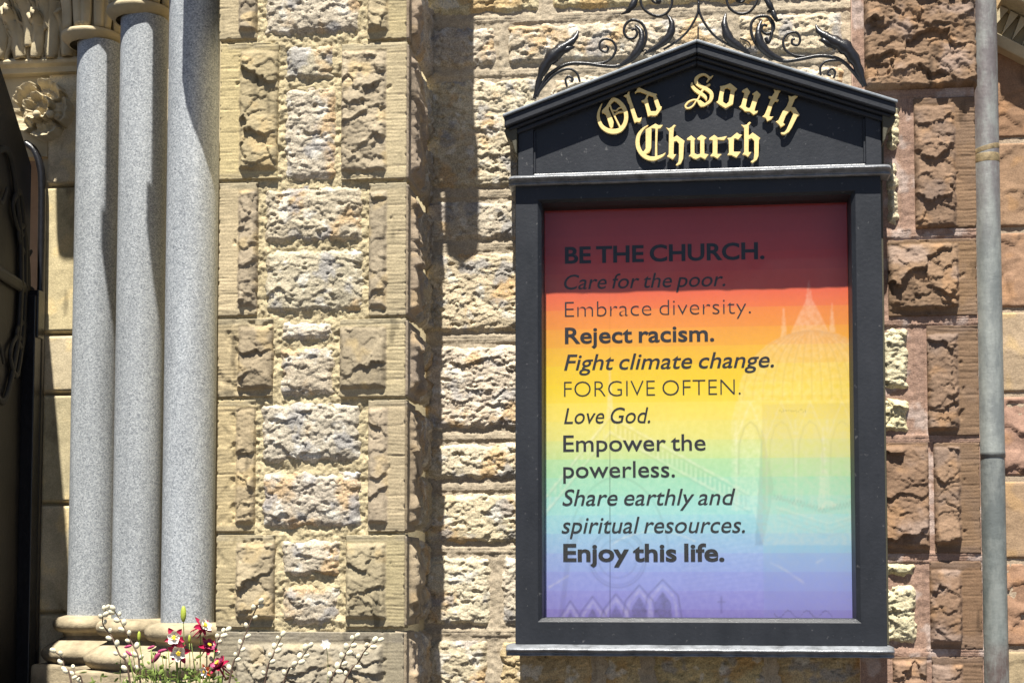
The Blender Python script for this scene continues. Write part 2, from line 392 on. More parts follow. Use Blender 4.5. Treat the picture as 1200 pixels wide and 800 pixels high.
# right return of the pier: blocks seen edge on
SM = side_map(XR+.002)
for k, (y0, y1) in enumerate([(-150, 46), (50, 210), (214, 370), (373, 465), (468, 623), (626, 735), (739, 900)]):
    z1, z0 = P(477, y0, YP-.012)[1], P(477, y1, YP-.012)[1]
    ln = .19 if k % 2 else .12
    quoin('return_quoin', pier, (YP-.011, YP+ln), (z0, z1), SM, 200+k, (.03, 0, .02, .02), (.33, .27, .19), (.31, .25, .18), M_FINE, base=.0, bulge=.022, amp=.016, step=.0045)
    hz = (z1-z0)/2
    for j in range(2):
        rubble('rubble_stone', pier, (YP+ln+.012, .01), (z0+j*hz+.006, z0+(j+1)*hz-.006), side_map(XR-.008), 220+k*3+j, (.33, .29, .23), M_STONE, relief=.014, amp=.012, step=.006)

# ------------------------------------------------------------------ recessed wall behind the notice board
wall = empty('stone_wall', (-.1, .1, 0), 'pale cream rough coursed stone wall behind the black notice board', 'wall')
BZ = lambda y: P(550, y, 0)[1]
BX = lambda x, y=400: P(x, y, 0)[0]
beds_y = [-75, 25, 87, 228.5, 289, 397, 511, 570, 644, 741, 838, 905]
bz = [BZ(y) for y in beds_y]
perp = [(588, 1, 2), (640, 0, 1), (862, 1, 2), (905, 0, 1), (700, 9, 10), (757, 9, 10), (900, 9, 10), (582, 8, 9), (579, 9, 10), (760, -1, 0), (660, 10, 11)]
xl, xr = BX(494), BX(1046)
mb = [(z, xl, xr) for z in bz]
mpz = [(BX(x, 400), bz[b], bz[a] if a >= 0 else bz[0]+.2) for x, a, b in perp]
mortar('mortar', wall, (xl, xr), (bz[-1]-.05, bz[0]+.1), front_map(0), 5, (.37, .31, .225), mb, mpz, base=.001, rough=.003, step=.0042,
       box=box_vf(xl-.3, xr, .02, .35, 0, bz[0]+.7), ridge=.0045, half=.010)
WM = front_map(0)
g = .0125
def wall_stone(xa, xb, a, b, seed, tint=WALL, **kw):
    rubble('wall_stone', wall, (BX(xa)+g*.9, BX(xb)-g*.9), (bz[b]+g, bz[a]-g), WM, seed, tint, M_STONE, **kw)
for xa, xb, a, b, s, tn in [
  (490, 640, 0, 1, 301, PALE), (640, 905, 0, 1, 302, (.52, .44, .28)), (905, 1000, 0, 1, 303, PALE),
  (490, 588, 1, 2, 304, WALL), (588, 862, 1, 2, 305, WALL), (862, 1000, 1, 2, 306, PALE),
  (490, 640, 2, 3, 307, WALL), (640, 1000, 2, 3, 308, WALL),
  (490, 640, 3, 4, 309, WALL), (490, 640, 4, 5, 310, (.50, .42, .30)), (490, 640, 5, 6, 311, WALL), (490, 640, 6, 7, 312, (.46, .40, .30)),
  (490, 640, 7, 8, 313, WALL), (490, 582, 8, 9, 314, WALL), (582, 640, 8, 9, 315, WALL),
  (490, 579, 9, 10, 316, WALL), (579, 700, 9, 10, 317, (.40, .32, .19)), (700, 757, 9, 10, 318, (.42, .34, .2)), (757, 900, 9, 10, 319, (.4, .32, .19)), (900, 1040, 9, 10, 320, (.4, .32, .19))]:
    kw = dict(relief=.009, amp=.0060, strat=1.1)
    if s in (307, 308): kw.update(amp=.0078, strat=1.0)
    if s in (311,): kw.update(amp=.0085)
    if s in (313, 312): kw.update(amp=.0055, pebble=1.6)
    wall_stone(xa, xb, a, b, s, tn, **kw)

# ------------------------------------------------------------------ brownstone pier
YB = -.05
bp = empty('brownstone_pier', (P(1090, 600, YB)[0], YB+.2, 0), 'reddish brown sandstone pier with pink mortar joints, beside the metal downpipe', 'pier')
pb = 1.0/F*(YB-CAMY)
xb0, xb1 = P(1003, 400, YB)[0], P(1147.5, 400, YB)[0]
zb = lambda y: P(1090, y, YB)[1]
bb = [(zb(y), xb0, xb1) for y in (109, 273.5, 375.5, 514, 652.5, 764.5, 880)]
bpz = [(P(x, 400, YB)[0], zb(y1), zb(y0)) for x, y0, y1 in [(1063, 113, 270), (1076, 379, 512), (1082, 656, 762), (1004, -80, 105)]]
mortar('mortar', bp, (xb0, xb1-.004), (zb(900), zb(-160)), front_map(YB), 7, (.27, .175, .13), bb, bpz, base=.004, rough=.002, step=.0042,
       box=box_vf(xb0+.004, xb1-.012, YB+.014, .3, 0, zb(-160)), ridge=.005, stain=.28, half=.012)
BM = front_map(YB)
def brown(xa, ya, xb, yb, panel, seed, **kw):
    U, Z = rect(xa, ya, xb, yb, YB-.012)
    l, r, t, b = panel
    kw.setdefault('bulge', .018); kw.setdefault('amp', .0145); kw.setdefault('cell', 1.5); kw.setdefault('mottle', (.25, .185, .15) if seed % 2 else (.165, .12, .095))
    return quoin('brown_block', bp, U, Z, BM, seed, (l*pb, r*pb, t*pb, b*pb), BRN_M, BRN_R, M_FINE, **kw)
brown(1011, -150, 1143.5, 105, (0, 0, 0, 0), 401, bulge=.024, amp=.024)
brown(1071, 113, 1144.5, 268, (0, 22, 9, 0), 402)
brown(1040, 279, 1146, 371, (0, 20, 5, 6), 403, bulge=.022, amp=.017)
brown(1086, 380, 1148, 511, (0, 22, 9, 5), 404)
brown(1034, 517, 1090, 649, (0, 0, 4, 5), 405, amp=.014)
brown(1094, 517, 1150, 649, (0, 21, 4, 9), 406, amp=.013)
brown(1089, 656, 1152.5, 761, (0, 22, 9, 5), 407)
brown(1046, 768, 1088, 880, (0, 0, 4, 5), 408); brown(1092, 768, 1154, 880, (0, 22, 9, 5), 409)
for i, (xa, ya, xb, yb) in enumerate([(1036, 119, 1057, 182), (1036, 186, 1056, 268), (1030, 381, 1068, 458), (1030, 464, 1068, 510), (1032, 656, 1076, 678), (1032, 683, 1077, 757)]):
    U, Z = rect(xa, ya, xb, yb, YB-.01)
    rubble('pale_rubble_stone', bp, U, Z, BM, 430+i, (.56, .50, .34), M_STONE, relief=.014, amp=.011, patches=False)

# ------------------------------------------------------------------ far right ashlar wall
YA = .09
aw = empty('ashlar_wall', (P(1230, 600, YA)[0], YA+.2, 0), 'wall of smooth tan and brown ashlar blocks at the far right edge behind the downpipe', 'wall')
pa = (YA-CAMY)/F
xa0, xa1 = P(1140, 400, YA)[0], P(1330, 400, YA)[0]
za = lambda y: P(1190, y, YA)[1]
mortar('mortar', aw, (xa0, xa1), (za(900), za(-160)), front_map(YA), 8, (.36, .28, .20), base=0, rough=.001, step=.01, box=box_vf(xa0, xa1, YA+.02, .4, 0, za(-160)))
for i, (y0, y1, tm, am) in enumerate([(-150, 60, (.33, .25, .16), .004), (60, 163, (.26, .16, .105), .006), (166, 268, (.24, .155, .095), .005), (271, 362, (.29, .18, .12), .006), (364, 461, (.33, .26, .165), .002), (463, 559, (.29, .185, .13), .008), (562, 656, (.29, .205, .13), .003), (658, 758, (.28, .17, .115), .009), (761, 900, (.32, .25, .16), .003)]):
    U, Z = (P(1142, (y0+y1)/2, YA)[0], P(1328, (y0+y1)/2, YA)[0]), (za(y1), za(y0))
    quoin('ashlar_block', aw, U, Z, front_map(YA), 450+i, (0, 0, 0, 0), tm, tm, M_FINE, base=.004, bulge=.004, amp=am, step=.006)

# ------------------------------------------------------------------ mesh builders for everything else
class MB:
    def __init__(s): s.v = []; s.f = []
    def box(s, x0, x1, y0, y1, z0, z1):
        v, f = box_vf(x0, x1, y0, y1, z0, z1); o = len(s.v); s.v += v; s.f += [tuple(i+o for i in q) for q in f]; return s
    def prism(s, poly, ya, yb):
        """polygon [(x, z)...] extruded along y"""
        o = len(s.v); n = len(poly)
        s.v += [(x, ya, z) for x, z in poly]+[(x, yb, z) for x, z in poly]
        s.f += [tuple(o+i for i in range(n)), tuple(o+n+i for i in reversed(range(n)))]
        s.f += [(o+i, o+n+i, o+n+(i+1) % n, o+(i+1) % n) for i in range(n)]; return s
    def lathe(s, prof, c, seg=64, a0=0, a1=2*math.pi):
        o = len(s.v); k = len(prof); full = abs(a1-a0-2*math.pi) < 1e-6
        ns = seg if full else seg+1
        for j in range(ns):
            a = a0+(a1-a0)*j/seg
            for r, z in prof: s.v.append((c[0]+r*math.cos(a), c[1]+r*math.sin(a), c[2]+z))
        for j in range(seg):
            j2 = (j+1) % ns
            for i in range(k-1): s.f.append((o+j*k+i, o+j2*k+i, o+j2*k+i+1, o+j*k+i+1))
        return s
    def tube(s, pts, rad, seg=10, flat=1.0, up=Vector((0, -1, 0))):
        """round or flattened bar along 3-D points; flat scales the section along `up`"""
        o = len(s.v); n = len(pts)
        for i, p in enumerate(pts):
            t = (pts[min(i+1, n-1)]-pts[max(i-1, 0)])
            if t.length < 1e-9: t = Vector((0, 0, 1))
            t.normalize(); a = t.cross(up)
            if a.length < 1e-4: a = t.cross(Vector((1, 0, .2)))
            a.normalize(); b = a.cross(t)
            r = rad[i] if hasattr(rad, '__len__') else rad
            for j in range(seg):
                q = 2*math.pi*j/seg
                s.v.append(tuple(p+a*(r*math.cos(q))+b*(r*flat*math.sin(q))))
        for i in range(n-1):
            for j in range(seg):
                j2 = (j+1) % seg
                s.f.append((o+i*seg+j, o+i*seg+j2, o+(i+1)*seg+j2, o+(i+1)*seg+j))
        s.f.append(tuple(o+j for j in reversed(range(seg)))); s.f.append(tuple(o+(n-1)*seg+j for j in range(seg)))
        return s
    def ball(s, c, r, sx=1, sy=1, sz=1, seg=12, rings=8, rot=None):
        o = len(s.v)
        for i in range(rings+1):
            th = math.pi*i/rings
            for j in range(seg):
                ph = 2*math.pi*j/seg
                p = Vector((r*sx*math.sin(th)*math.cos(ph), r*sy*math.sin(th)*math.sin(ph), r*sz*math.cos(th)))
                if rot is not None: p = rot @ p
                s.v.append((c[0]+p.x, c[1]+p.y, c[2]+p.z))
        for i in range(rings):
            for j in range(seg):
                j2 = (j+1) % seg
                s.f.append((o+i*seg+j, o+(i+1)*seg+j, o+(i+1)*seg+j2, o+i*seg+j2))
        return s
    def sweep(s, prof, path, closed=False):
        """profile [(out, up)] is handled by the caller: path is a list of functions -> rows of points"""
        o = len(s.v); k = len(prof(0)); n = path
        for i in range(n): s.v += [tuple(p) for p in prof(i)]
        for i in range(n-1 if not closed else n):
            i2 = (i+1) % n
            for j in range(k-1): s.f.append((o+i*k+j, o+i2*k+j, o+i2*k+j+1, o+i*k+j+1))
        return s
    def build(s, name, mat, parent=None, sm=False, bevel=0, segs=2, fix=True):
        me = bpy.data.meshes.new(name); me.from_pydata(s.v, [], s.f)
        if fix:
            b = bmesh.new(); b.from_mesh(me); bmesh.ops.recalc_face_normals(b, faces=b.faces); b.to_mesh(me); b.free()
        if sm: smooth(me)
        o = link(name, me, mat, parent)
        if bevel:
            md = o.modifiers.new('bevel', 'BEVEL'); md.width = bevel; md.segments = segs; md.limit_method = 'ANGLE'; md.harden_normals = False
        return o
def catmull(pts, sub=8):
    pts = [Vector(p) for p in pts]; out = []
    for i in range(len(pts)-1):
        p0 = pts[max(i-1, 0)]; p1 = pts[i]; p2 = pts[i+1]; p3 = pts[min(i+2, len(pts)-1)]
        for k in range(sub):
            t = k/sub
            out.append(.5*((2*p1)+(p2-p0)*t+(2*p0-5*p1+4*p2-p3)*t*t+(3*p1-p0-3*p2+p3)*t**3))
    out.append(pts[-1]); return out

# string course with pierced triangles, raking down to the right
mo = MB()
A = V(1150, 40, YA); B = V(1260, 96, YA); d = (B-A).normalized(); nrm = Vector((-d.z, 0, d.x))
def rake(name, lo, hi, proj0, proj1, mat=M_CARVED):
    m = MB(); L = (B-A).length; o = 0
    pts = []
    for t in (0, L):
        p = A+d*t
        pts.append([p+nrm*lo+Vector((0, .01, 0)), p+nrm*lo+Vector((0, -proj0, 0)), p+nrm*hi+Vector((0, -proj1, 0)), p+nrm*hi+Vector((0, .01, 0))])
    m.v = [tuple(q) for r in pts for q in r]
    m.f = [(0, 1, 5, 4), (1, 2, 6, 5), (2, 3, 7, 6), (3, 0, 4, 7), (0, 3, 2, 1), (4, 5, 6, 7)]
    return m.build(name, mat, aw, bevel=.003)
rake('string_course', -.028, 0.0, .045, .06)
rake('string_course', .085, .30, .12, .20)
rake('frieze_backing', .002, .083, .012, .012)
for i in range(6):
    m = MB(); c = A+d*(.02+.033*i)+nrm*.004; w = d*.0125; up = nrm*.076
    p = [c, c+up-w, c+up+w]
    m.v = [tuple(q+Vector((0, -.045, 0))) for q in p]+[tuple(q+Vector((0, -.01, 0))) for q in p]
    m.f = [(0, 1, 2), (5, 4, 3), (0, 3, 4, 1), (1, 4, 5, 2), (2, 5, 3, 0)]
    m.build('frieze_tooth', M_CARVED, aw)

# ------------------------------------------------------------------ downpipe
YD = .0; pr = 14.6*(YD-CAMY)/F
px_ = P(1159.6, 400, YD)[0]
pipe = empty('downpipe', (px_, YD, 0), 'grey verdigris copper downpipe running down beside the brown sandstone pier', 'drain pipe')
def pipe_mat():
    m, nt, b = new_mat('aged_copper_pipe')
    tc, no, bu = add_bump(nt, b, 35, .002)
    n1 = N(nt, 'ShaderNodeTexNoise'); n1.inputs['Scale'].default_value = 22; n1.inputs['Detail'].default_value = 7; n1.inputs['Roughness'].default_value = .7
    mp = N(nt, 'ShaderNodeMapping'); mp.inputs['Scale'].default_value = (1, 1, .35); nt.links.new(tc.outputs['Object'], mp.inputs[0]); nt.links.new(mp.outputs[0], n1.inputs['Vector'])
    sx = N(nt, 'ShaderNodeSeparateXYZ'); nt.links.new(tc.outputs['Object'], sx.inputs[0])
    zr = N(nt, 'ShaderNodeMapRange'); zr.inputs[1].default_value = 1.2; zr.inputs[2].default_value = 3.3; nt.links.new(sx.outputs[2], zr.inputs[0])
    base = N(nt, 'ShaderNodeValToRGB'); e = base.color_ramp.elements
    e[0].position = 0; e[0].color = (0.096, 0.072, 0.066, 1); e[1].position = 1; e[1].color = (0.114, 0.100, 0.102, 1)
    for pz, cc in ((.085, (.105, .078, .07, 1)), (.10, (.115, .135, .128, 1)), (.35, (.125, .137, .135, 1)), (.62, (.13, .142, .138, 1)), (.75, (.13, .115, .115, 1))):
        x = e.new(pz); x.color = cc
    nt.links.new(zr.outputs[0], base.inputs[0])
    gr = N(nt, 'ShaderNodeValToRGB'); gr.color_ramp.elements[0].position = .42; gr.color_ramp.elements[1].position = .62
    gr.color_ramp.elements[1].color = (.8, .8, .8, 1)
    nt.links.new(n1.outputs[0], gr.inputs[0])
    mx = N(nt, 'ShaderNodeMix', data_type='RGBA'); nt.links.new(gr.outputs[0], mx.inputs[0]); nt.links.new(base.outputs[0], mx.inputs[6])
    mx.inputs[7].default_value = (.225, .24, .225, 1)
    nt.links.new(mx.outputs[2], b.inputs['Base Color']); b.inputs['Roughness'].default_value = .5; b.inputs['Metallic'].default_value = .05
    return m
M_PIPE = pipe_mat()
zj = P(1160, 538, YD)[1]; zk = P(1160, 755, YD)[1]
MB().lathe([(pr, 0.3), (pr, zk)], (px_, YD, 0), 40).build('pipe', M_PIPE, pipe, sm=True)
MB().lathe([(pr*.975, zk), (pr*.975, zj), (pr*.975, zj+.004)], (px_, YD, 0), 40).build('pipe', M_PIPE, pipe, sm=True)
MB().lathe([(pr*.9, zj+.004), (pr*1.03, zj+.005), (pr*1.03, zj+.02), (pr*1.0, zj+.024), (pr*1.0, 3.9)], (px_, YD, 0), 40).build('pipe', M_PIPE, pipe, sm=True)
M_BAND = plain_mat('stained_brass_band', (.24, .18, .095), .6, .5, 60)
for (ya, yb, tilt) in ((173, 179, -.009), (182, 192, -.001)):
    za_, zb_ = P(1160, ya, YD)[1], P(1160, yb, YD)[1]
    m = MB().lathe([(pr*1.004, zb_), (pr*1.018, zb_+.002), (pr*1.018, za_-.002), (pr*1.004, za_)], (px_, YD, 0), 40)
    m.v = [(x, y, z-tilt*(x-px_)/pr) for x, y, z in m.v]
    m.build('pipe_band', M_BAND, pipe, sm=True)

# ------------------------------------------------------------------ portal: jamb, columns, door
YJ = .42
jamb = empty('portal_jamb', (P(60, 600, YJ)[0], YJ+.15, 0), 'smooth cream stone door jamb with carved leaf frieze, left of the grey granite columns', 'door jamb')
pj = (YJ-CAMY)/F
zjv = lambda y: P(60, y, YJ)[1]
xj0, xj1 = P(36, 400, YJ)[0], P(200, 400, YJ)[0]
ys = [84, 218, 391, 461, 590, 718, 905]
for i in range(len(ys)-1):
    xl_ = P(50-8*max(0, (ys[i]-150))/560, 400, YJ)[0]
    U, Z = (xl_, xj1), (zjv(ys[i+1])+.0015, zjv(ys[i])-.0015)
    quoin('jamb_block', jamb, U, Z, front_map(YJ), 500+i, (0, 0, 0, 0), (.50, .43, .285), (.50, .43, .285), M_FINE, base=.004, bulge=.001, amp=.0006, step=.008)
MB().box(P(-30, 400, YJ)[0], P(50, 400, YJ)[0], YJ+.012, YJ+.06, zjv(182), zjv(20)).build('jamb_spandrel', M_CARVED, jamb)
MB().box(P(42, 400, YJ)[0], XL+.05, YJ+.03, YJ+.26, 0, 3.9).build('jamb_core', M_CARVED, jamb)
# moulded band under the frieze
def hmould(name, parent, xa, xb, prof, mat, Y0):
    """horizontal moulding: prof [(out, z)] swept along x"""
    m = MB(); k = len(prof)
    m.v = [(xa, Y0-o, z) for o, z in prof]+[(xb, Y0-o, z) for o, z in prof]
    m.f = [(i, i+1, k+i+1, k+i) for i in range(k-1)]+[tuple(range(k))[::-1], tuple(range(k, 2*k))]
    return m.build(name, mat, parent, bevel=.002)
z1 = zjv(72); z0 = zjv(88)
hmould('frieze_band', jamb, P(-40, 80, YJ)[0], P(100, 80, YJ)[0], [(-.02, z1+.004), (.03, z1+.004), (.042, z1-.002), (.05, z1-.012), (.046, z1-.022), (.03, z1-.03), (.026, z0), (-.02, z0-.002)], M_CARVED, YJ)
MB().box(P(-45, 0, YJ)[0], P(130, 0, YJ)[0], YJ-.005, YJ+.2, z1+.004, 3.9).build('frieze_backing', M_CARVED, jamb)
def carved_leaf(name, parent, pts, W, Y0, curl=.07, thick=.02, mat=M_CARVED, n=26, m_=15, lobes=3, depth=.03, wave=.0):
    """stiff carved leaf: spine through photo-plane points, cupped across, midrib, tip rolling outwards"""
    sp = catmull([V(x, y, Y0) for x, y in pts], 8); n = len(sp); arr = np.zeros((n, m_, 3))
    for i, p in enumerate(sp):
        s = i/(n-1); t = (sp[min(i+1, n-1)]-sp[max(i-1, 0)]).normalized(); a = Vector((t.z, 0, -t.x))
        w = W*pxm*(math.sin(math.pi*min(1, .22+.74*s))**.7)*(1+.13*abs(math.sin(lobes*math.pi*s))-.06)
        if s > .9: w *= max(.12, (1-s)/.1)**.6
        for j in range(m_):
            q = -1+2*j/(m_-1)
            out = depth*(1-.75*abs(q)**1.6)+curl*s**3+.012*math.exp(-(q/.10)**2)+.0045*math.cos(abs(q)*13-s*9)*(1-s*.5)-.006*math.exp(-((abs(q)-.5)/.12)**2)
            pt = p+a*(w*q)+Vector((0, -out, 0))-Vector((0, 0, curl*.5*max(0, s-.75)*4*max(0, s-.75)*4*.3))
            arr[i, j] = pt
    me = grid_mesh(name, arr)
    o = link(name, me, mat, parent)
    md = o.modifiers.new('solid', 'SOLIDIFY'); md.thickness = thick; md.offset = 1
    return o
for pts, W, cu in [([(4, 74), (8, 40), (2, 10), (-6, -18)], 13, .06), ([(30, 73), (28, 50), (22, 34), (20, 20)], 12, .07), ([(47, 72), (50, 52), (52, 36), (50, 24)], 9, .06),
               ([(40, 60), (40, 30), (34, 8), (30, -4)], 10, .10), ([(66, 73), (68, 40), (72, 10), (78, -16)], 12, .07), ([(62, 40), (60, 10), (58, -10)], 11, .10), ([(18, 40), (10, 6), (8, -8)], 9, .1), ([(84, 70), (84, 44), (80, 20)], 8, .05)]:
    carved_leaf('frieze_leaf', jamb, pts, W, YJ-.01, cu)
# rosette
rc = V(54, 132, YJ); R = 37*pj
rr = np.linspace(0, 1, 100); th = np.linspace(0, 2*np.pi, 301)
rg, tg = np.meshgrid(rr, th)
wobt = tg+.10*fbm(rg*5, np.cos(tg)*4+7, 71, 3)
pet = np.abs(np.cos(wobt*2.5+.3)); pet2 = np.abs(np.cos(wobt*2.5+1.9)); frill = .5+.5*np.cos(wobt*20+1)
rim = .84+.16*pet**.35+.03*frill
out_ = sst((pet-.10)/.25)
h = .012+out_*(.030+.060*rg**2-.030*np.exp(-((rg-.72)/.10)**2)+.008*np.exp(-((pet-1)/.03)**2))
r_in = .24+.30*pet2**.45
ins_ = sst((r_in-rg)/.05)
h = h*(1-ins_)+ins_*(.070+.065*sst((rg-.12)/.4)-.030*np.exp(-((rg/np.maximum(r_in, .01)-.55)/.16)**2)*pet2)
h = h+.030*np.exp(-(rg/.10)**2)+.007*fbm(rg*np.cos(tg)*9+40, rg*np.sin(tg)*9, 77, 4)
h = h*.62
h = np.where(rg > .975, -.01, h)
pts = np.stack([rc.x+R*rg*rim*np.cos(tg), rc.y-h, rc.z+R*rg*rim*np.sin(tg)], -1)
ros = link('rosette', grid_mesh('rosette', pts), M_CARVED, jamb)
for (x, y) in ((43, 134), (59, 134)):
    c = V(x, y, YJ-.078); m = MB().ball((c.x, c.y, c.z), .0135, seg=14, rings=10); m.build('rosette_bead', M_CARVED, ros, sm=True)

# columns
cols = [('slender grey granite column with a leaf capital, deepest of the three and next to the cream jamb', 106.5, 108.0, .30, 38, 722, 27.6),
        ('middle of three grey granite columns, with its collar just showing at the top', 159.5, 163.0, .045, 8, 726, 29.3),
        ('front grey granite column touching the tan stone pier, capital out of view', 219.5, 224.0, -.215, -40, 731, 31.5)]
for i, (lab, xc, xt, Yc, yring, ybase, rp_) in enumerate(cols):
    X = P(xc, ybase, Yc)[0]; s = (Yc-CAMY)/F
    X2 = P(xt, 60, Yc)[0]
    col = empty('granite_column', (X, Yc, 0), lab, 'column', 'grey granite columns of the church doorway')
    r = rp_*s; zb0 = P(xc, ybase, Yc-r)[1]; zt = P(xt, yring+6, Yc-r)[1]
    MB().lathe([(r, zb0), (r, zb0+.001)]+[(r*(1-.02*k/12), zb0+(zt-zb0)*k/12) for k in range(1, 13)], (X, Yc, 0), 96).build('shaft', M_GRANITE, col, sm=True)
    # base: torus, scotia, wide lower torus, plinth
    tor = lambda rr0, z0_, h_, n=10: [(rr0+h_/2*math.sin(math.pi*k/n), z0_+h_/2+h_/2*math.cos(math.pi*k/n)) for k in range(n+1)]
    MB().lathe([(r*.9, zb0+.004), (r*1.15, zb0+.001)]+tor(r*1.28, zb0-.050, .048)+[(r*1.18, zb0-.053), (r*1.14, zb0-.062)], (X, Yc, 0), 72).build('base_torus', M_BASE, col, sm=True)
    MB().lathe([(r*1.1, zb0-.060), (r*1.16, zb0-.068), (r*1.34, zb0-.075), (r*1.75, zb0-.090), (r*2.0, zb0-.104), (r*2.08, zb0-.114), (r*2.06, zb0-.126), (r*1.95, zb0-.138), (r*1.8, zb0-.146), (r*1.7, zb0-.150)], (X, Yc, 0), 72).build('base_foot', M_BASE, col, sm=True)
    MB().box(X-r*1.9, X+r*1.6, Yc-r*1.9, Yc+r*1.6, .0, zb0-.149).build('plinth', M_BASE, col, bevel=.012, segs=3)
    # collar ring and leaf capital
    zt2 = zt
    MB().lathe([(r*.97, zt2-.004), (r*1.06, zt2-.002), (r*1.16, zt2+.006), (r*1.30, zt2+.014), (r*1.36, zt2+.022), (r*1.34, zt2+.031), (r*1.2, zt2+.036), (r*.9, zt2+.037)], (X2, Yc, 0), 72).build('collar', M_CARVED, col, sm=True)
    MB().lathe([(r*.98, zt2+.03), (r*.92, zt2+.10), (r*1.0, zt2+.20), (r*1.35, zt2+.28), (r*1.5, zt2+.31)], (X2, Yc, 0), 64).build('capital_bell', M_CARVED, col, sm=True)
    for k in range(8):
        a = -math.pi/2+k*math.pi/4
        n_ = 16; arr = np.zeros((n_, 11, 3))
        for ii in range(n_):
            sN = ii/(n_-1); rad = r*(1.0+.12*sN)+.010+.05*sN**3; zz = zt2+.036+.235*sN-.05*max(0, sN-.8)**2*25*.3
            ww = r*.40*(math.sin(math.pi*min(1, .25+.7*sN))**.6)*(1 if sN < .88 else max(.15, (1-sN)/.12))
            for jj in range(11):
                q = -1+2*jj/10
                aa = a+q*ww/rad
                r3 = rad+.010*(1-abs(q)**1.5)-.007*math.exp(-(q/.14)**2)
                arr[ii, jj] = (X2+r3*math.cos(aa), Yc+r3*math.sin(aa), zz)
        o = link('capital_leaf', grid_mesh('capital_leaf', arr), M_CARVED, col)
        md = o.modifiers.new('solid', 'SOLIDIFY'); md.thickness = .012; md.offset = 0
    MB().box(X2-r*2.0, X2+r*2.0, Yc-r*2.95, Yc+r*1.6, zt2+.312, zt2+.40).build('abacus', M_CARVED, col, bevel=.012, segs=3)

# arch mouldings above the columns (above the picture); unseen stops added, shaped to cast shade on the shafts
arch = empty('portal_arch', (P(140, 0, .2)[0], .1, 3.4), 'stone arch mouldings with unseen stops added to shade the three granite columns', 'arch')
def shade_boss(parent, Yback, drop_px, ytop_px, edges, name='arch_shadow_stop', thick=.12):
    """added shadow-casting stop projecting from plane Yback; edges [(fraction, xl, xr)] its plan as photo x where the shadow lies"""
    s = (Yback-CAMY)/F; L = drop_px*s/SUN_T
    z = P(140, ytop_px, Yback)[1]
    m = MB(); n = len(edges); low = []; hi = []
    for fr, a, b in edges:
        y = Yback-L*fr; dz = SUN_T*L*fr
        sh = SUN_S*L*fr
        xa = P(a, ytop_px+drop_px*fr, Yback)[0]-sh; xb = P(b, ytop_px+drop_px*fr, Yback)[0]-sh
        low.append(((xa, y, z), (xb, y, z)))
    for (a, b) in low: m.v += [a, b, (a[0], a[1], z+thick), (b[0], b[1], z+thick)]
    for i in range(n-1):
        o = i*4; p = o+4
        m.f += [(o, o+1, p+1, p), (o+2, p+2, p+3, o+3), (o, p, p+2, o+2), (o+1, o+3, p+3, p+1)]
    m.f += [(0, 2, 3, 1), ((n-1)*4, (n-1)*4+1, (n-1)*4+3, (n-1)*4+2)]
    return m.build(name, M_CARVED, parent, bevel=.004)
shade_boss(arch, YJ, 265, -140, [(0, -40, 66), (.9, -40, 66), (.93, 28, 66), (.96, 30, 40), (1.0, 32, 36)])
shade_boss(arch, YJ, 482, -140, [(0, 66.3, 95), (.75, 67.5, 95), (.80, 65, 95), (.93, 66, 95), (.985, 68, 95), (1.0, 75, 92)])
shade_boss(arch, .27, 545, -105, [(0, 131, 150), (.76, 126, 150), (.79, 129, 150), (.83, 122, 150), (.92, 128, 150), (1.0, 135, 150)])
shade_boss(arch, .02, 530, -100, [(0, 185, 205), (.74, 181, 205), (.78, 184, 205), (.80, 176, 205), (.92, 182, 205), (1.0, 189, 205)])
shade_boss(arch, -.24, 345, -100, [(0, 228, 252), (.42, 228, 252), (.50, 225, 252), (.53, 222, 252), (.78, 220, 252), (.88, 225, 252), (.94, 232, 252), (.96, 237, 252), (1.0, 246, 252)])
MB().box(P(-60, -200, YJ)[0], P(250, -200, YJ)[0], YJ-.35, YJ+.3, P(140, -200, YJ)[1], P(140, -200, YJ)[1]+.25).build('arch_moulding', M_CARVED, arch, bevel=.02)
shade_stop = empty('wall_shadow_stop', (P(535, 100, 0)[0], 0, 3.6), 'unseen stone block added high on the wall to cast a shadow beside the tan pier', 'shadow block')
shade_boss(shade_stop, 0, 515, -140, [(0, 485, 555), (.70, 485, 556), (.76, 500, 558), (.80, 521, 561), (.92, 522, 562), (.965, 526, 556), (.985, 536, 548), (1.0, 539, 543)], 'shadow_stop_stone')  # unseen block above the view, added and shaped to cast this wall shadow

# church door: open leaf, frame edge and iron scroll work
door = empty('church_door', (P(20, 700, .2)[0], .2, 0), 'dark church door standing open at the left edge with black iron scroll hinges', 'door')
hx, hy = P(36, 400, YJ)[0], YJ-.02            # hinge line
fx, fy = hx+.16, hy-1.05           # free edge, towards the viewer
dv = Vector((fx-hx, fy-hy, 0)); DL = dv.length; dv.normalize(); dn = Vector((dv.y, -dv.x, 0))
if dn.x < 0: dn = -dn
zh = P(33, 190, YJ)[1]
m = MB(); nseg = 14; topz = [zh-.02+.44*math.sin(k/nseg*math.pi/2) for k in range(nseg+1)]
for k in range(nseg+1):
    p = Vector((hx, hy, 0))+dv*(DL*k/nseg)
    for off in (0, .06):
        q = p+dn*(-off); m.v += [(q.x, q.y, .02), (q.x, q.y, topz[k])]
for k in range(nseg):
    o = k*4; p = o+4
    m.f += [(o, p, p+1, o+1), (o+2, o+3, p+3, p+2), (o+1, p+1, p+3, o+3), (o, o+2, p+2, p)]
m.f += [(0, 1, 3, 2), (nseg*4, nseg*4+2, nseg*4+3, nseg*4+1)]
m.build('door_leaf', M_DOOR, door)
def on_door(s, z, off=.012): 
    p = Vector((hx, hy, 0))+dv*(DL*s)+dn*off; return Vector((p.x, p.y, z))
hz = P(10, 330, .2)[1]
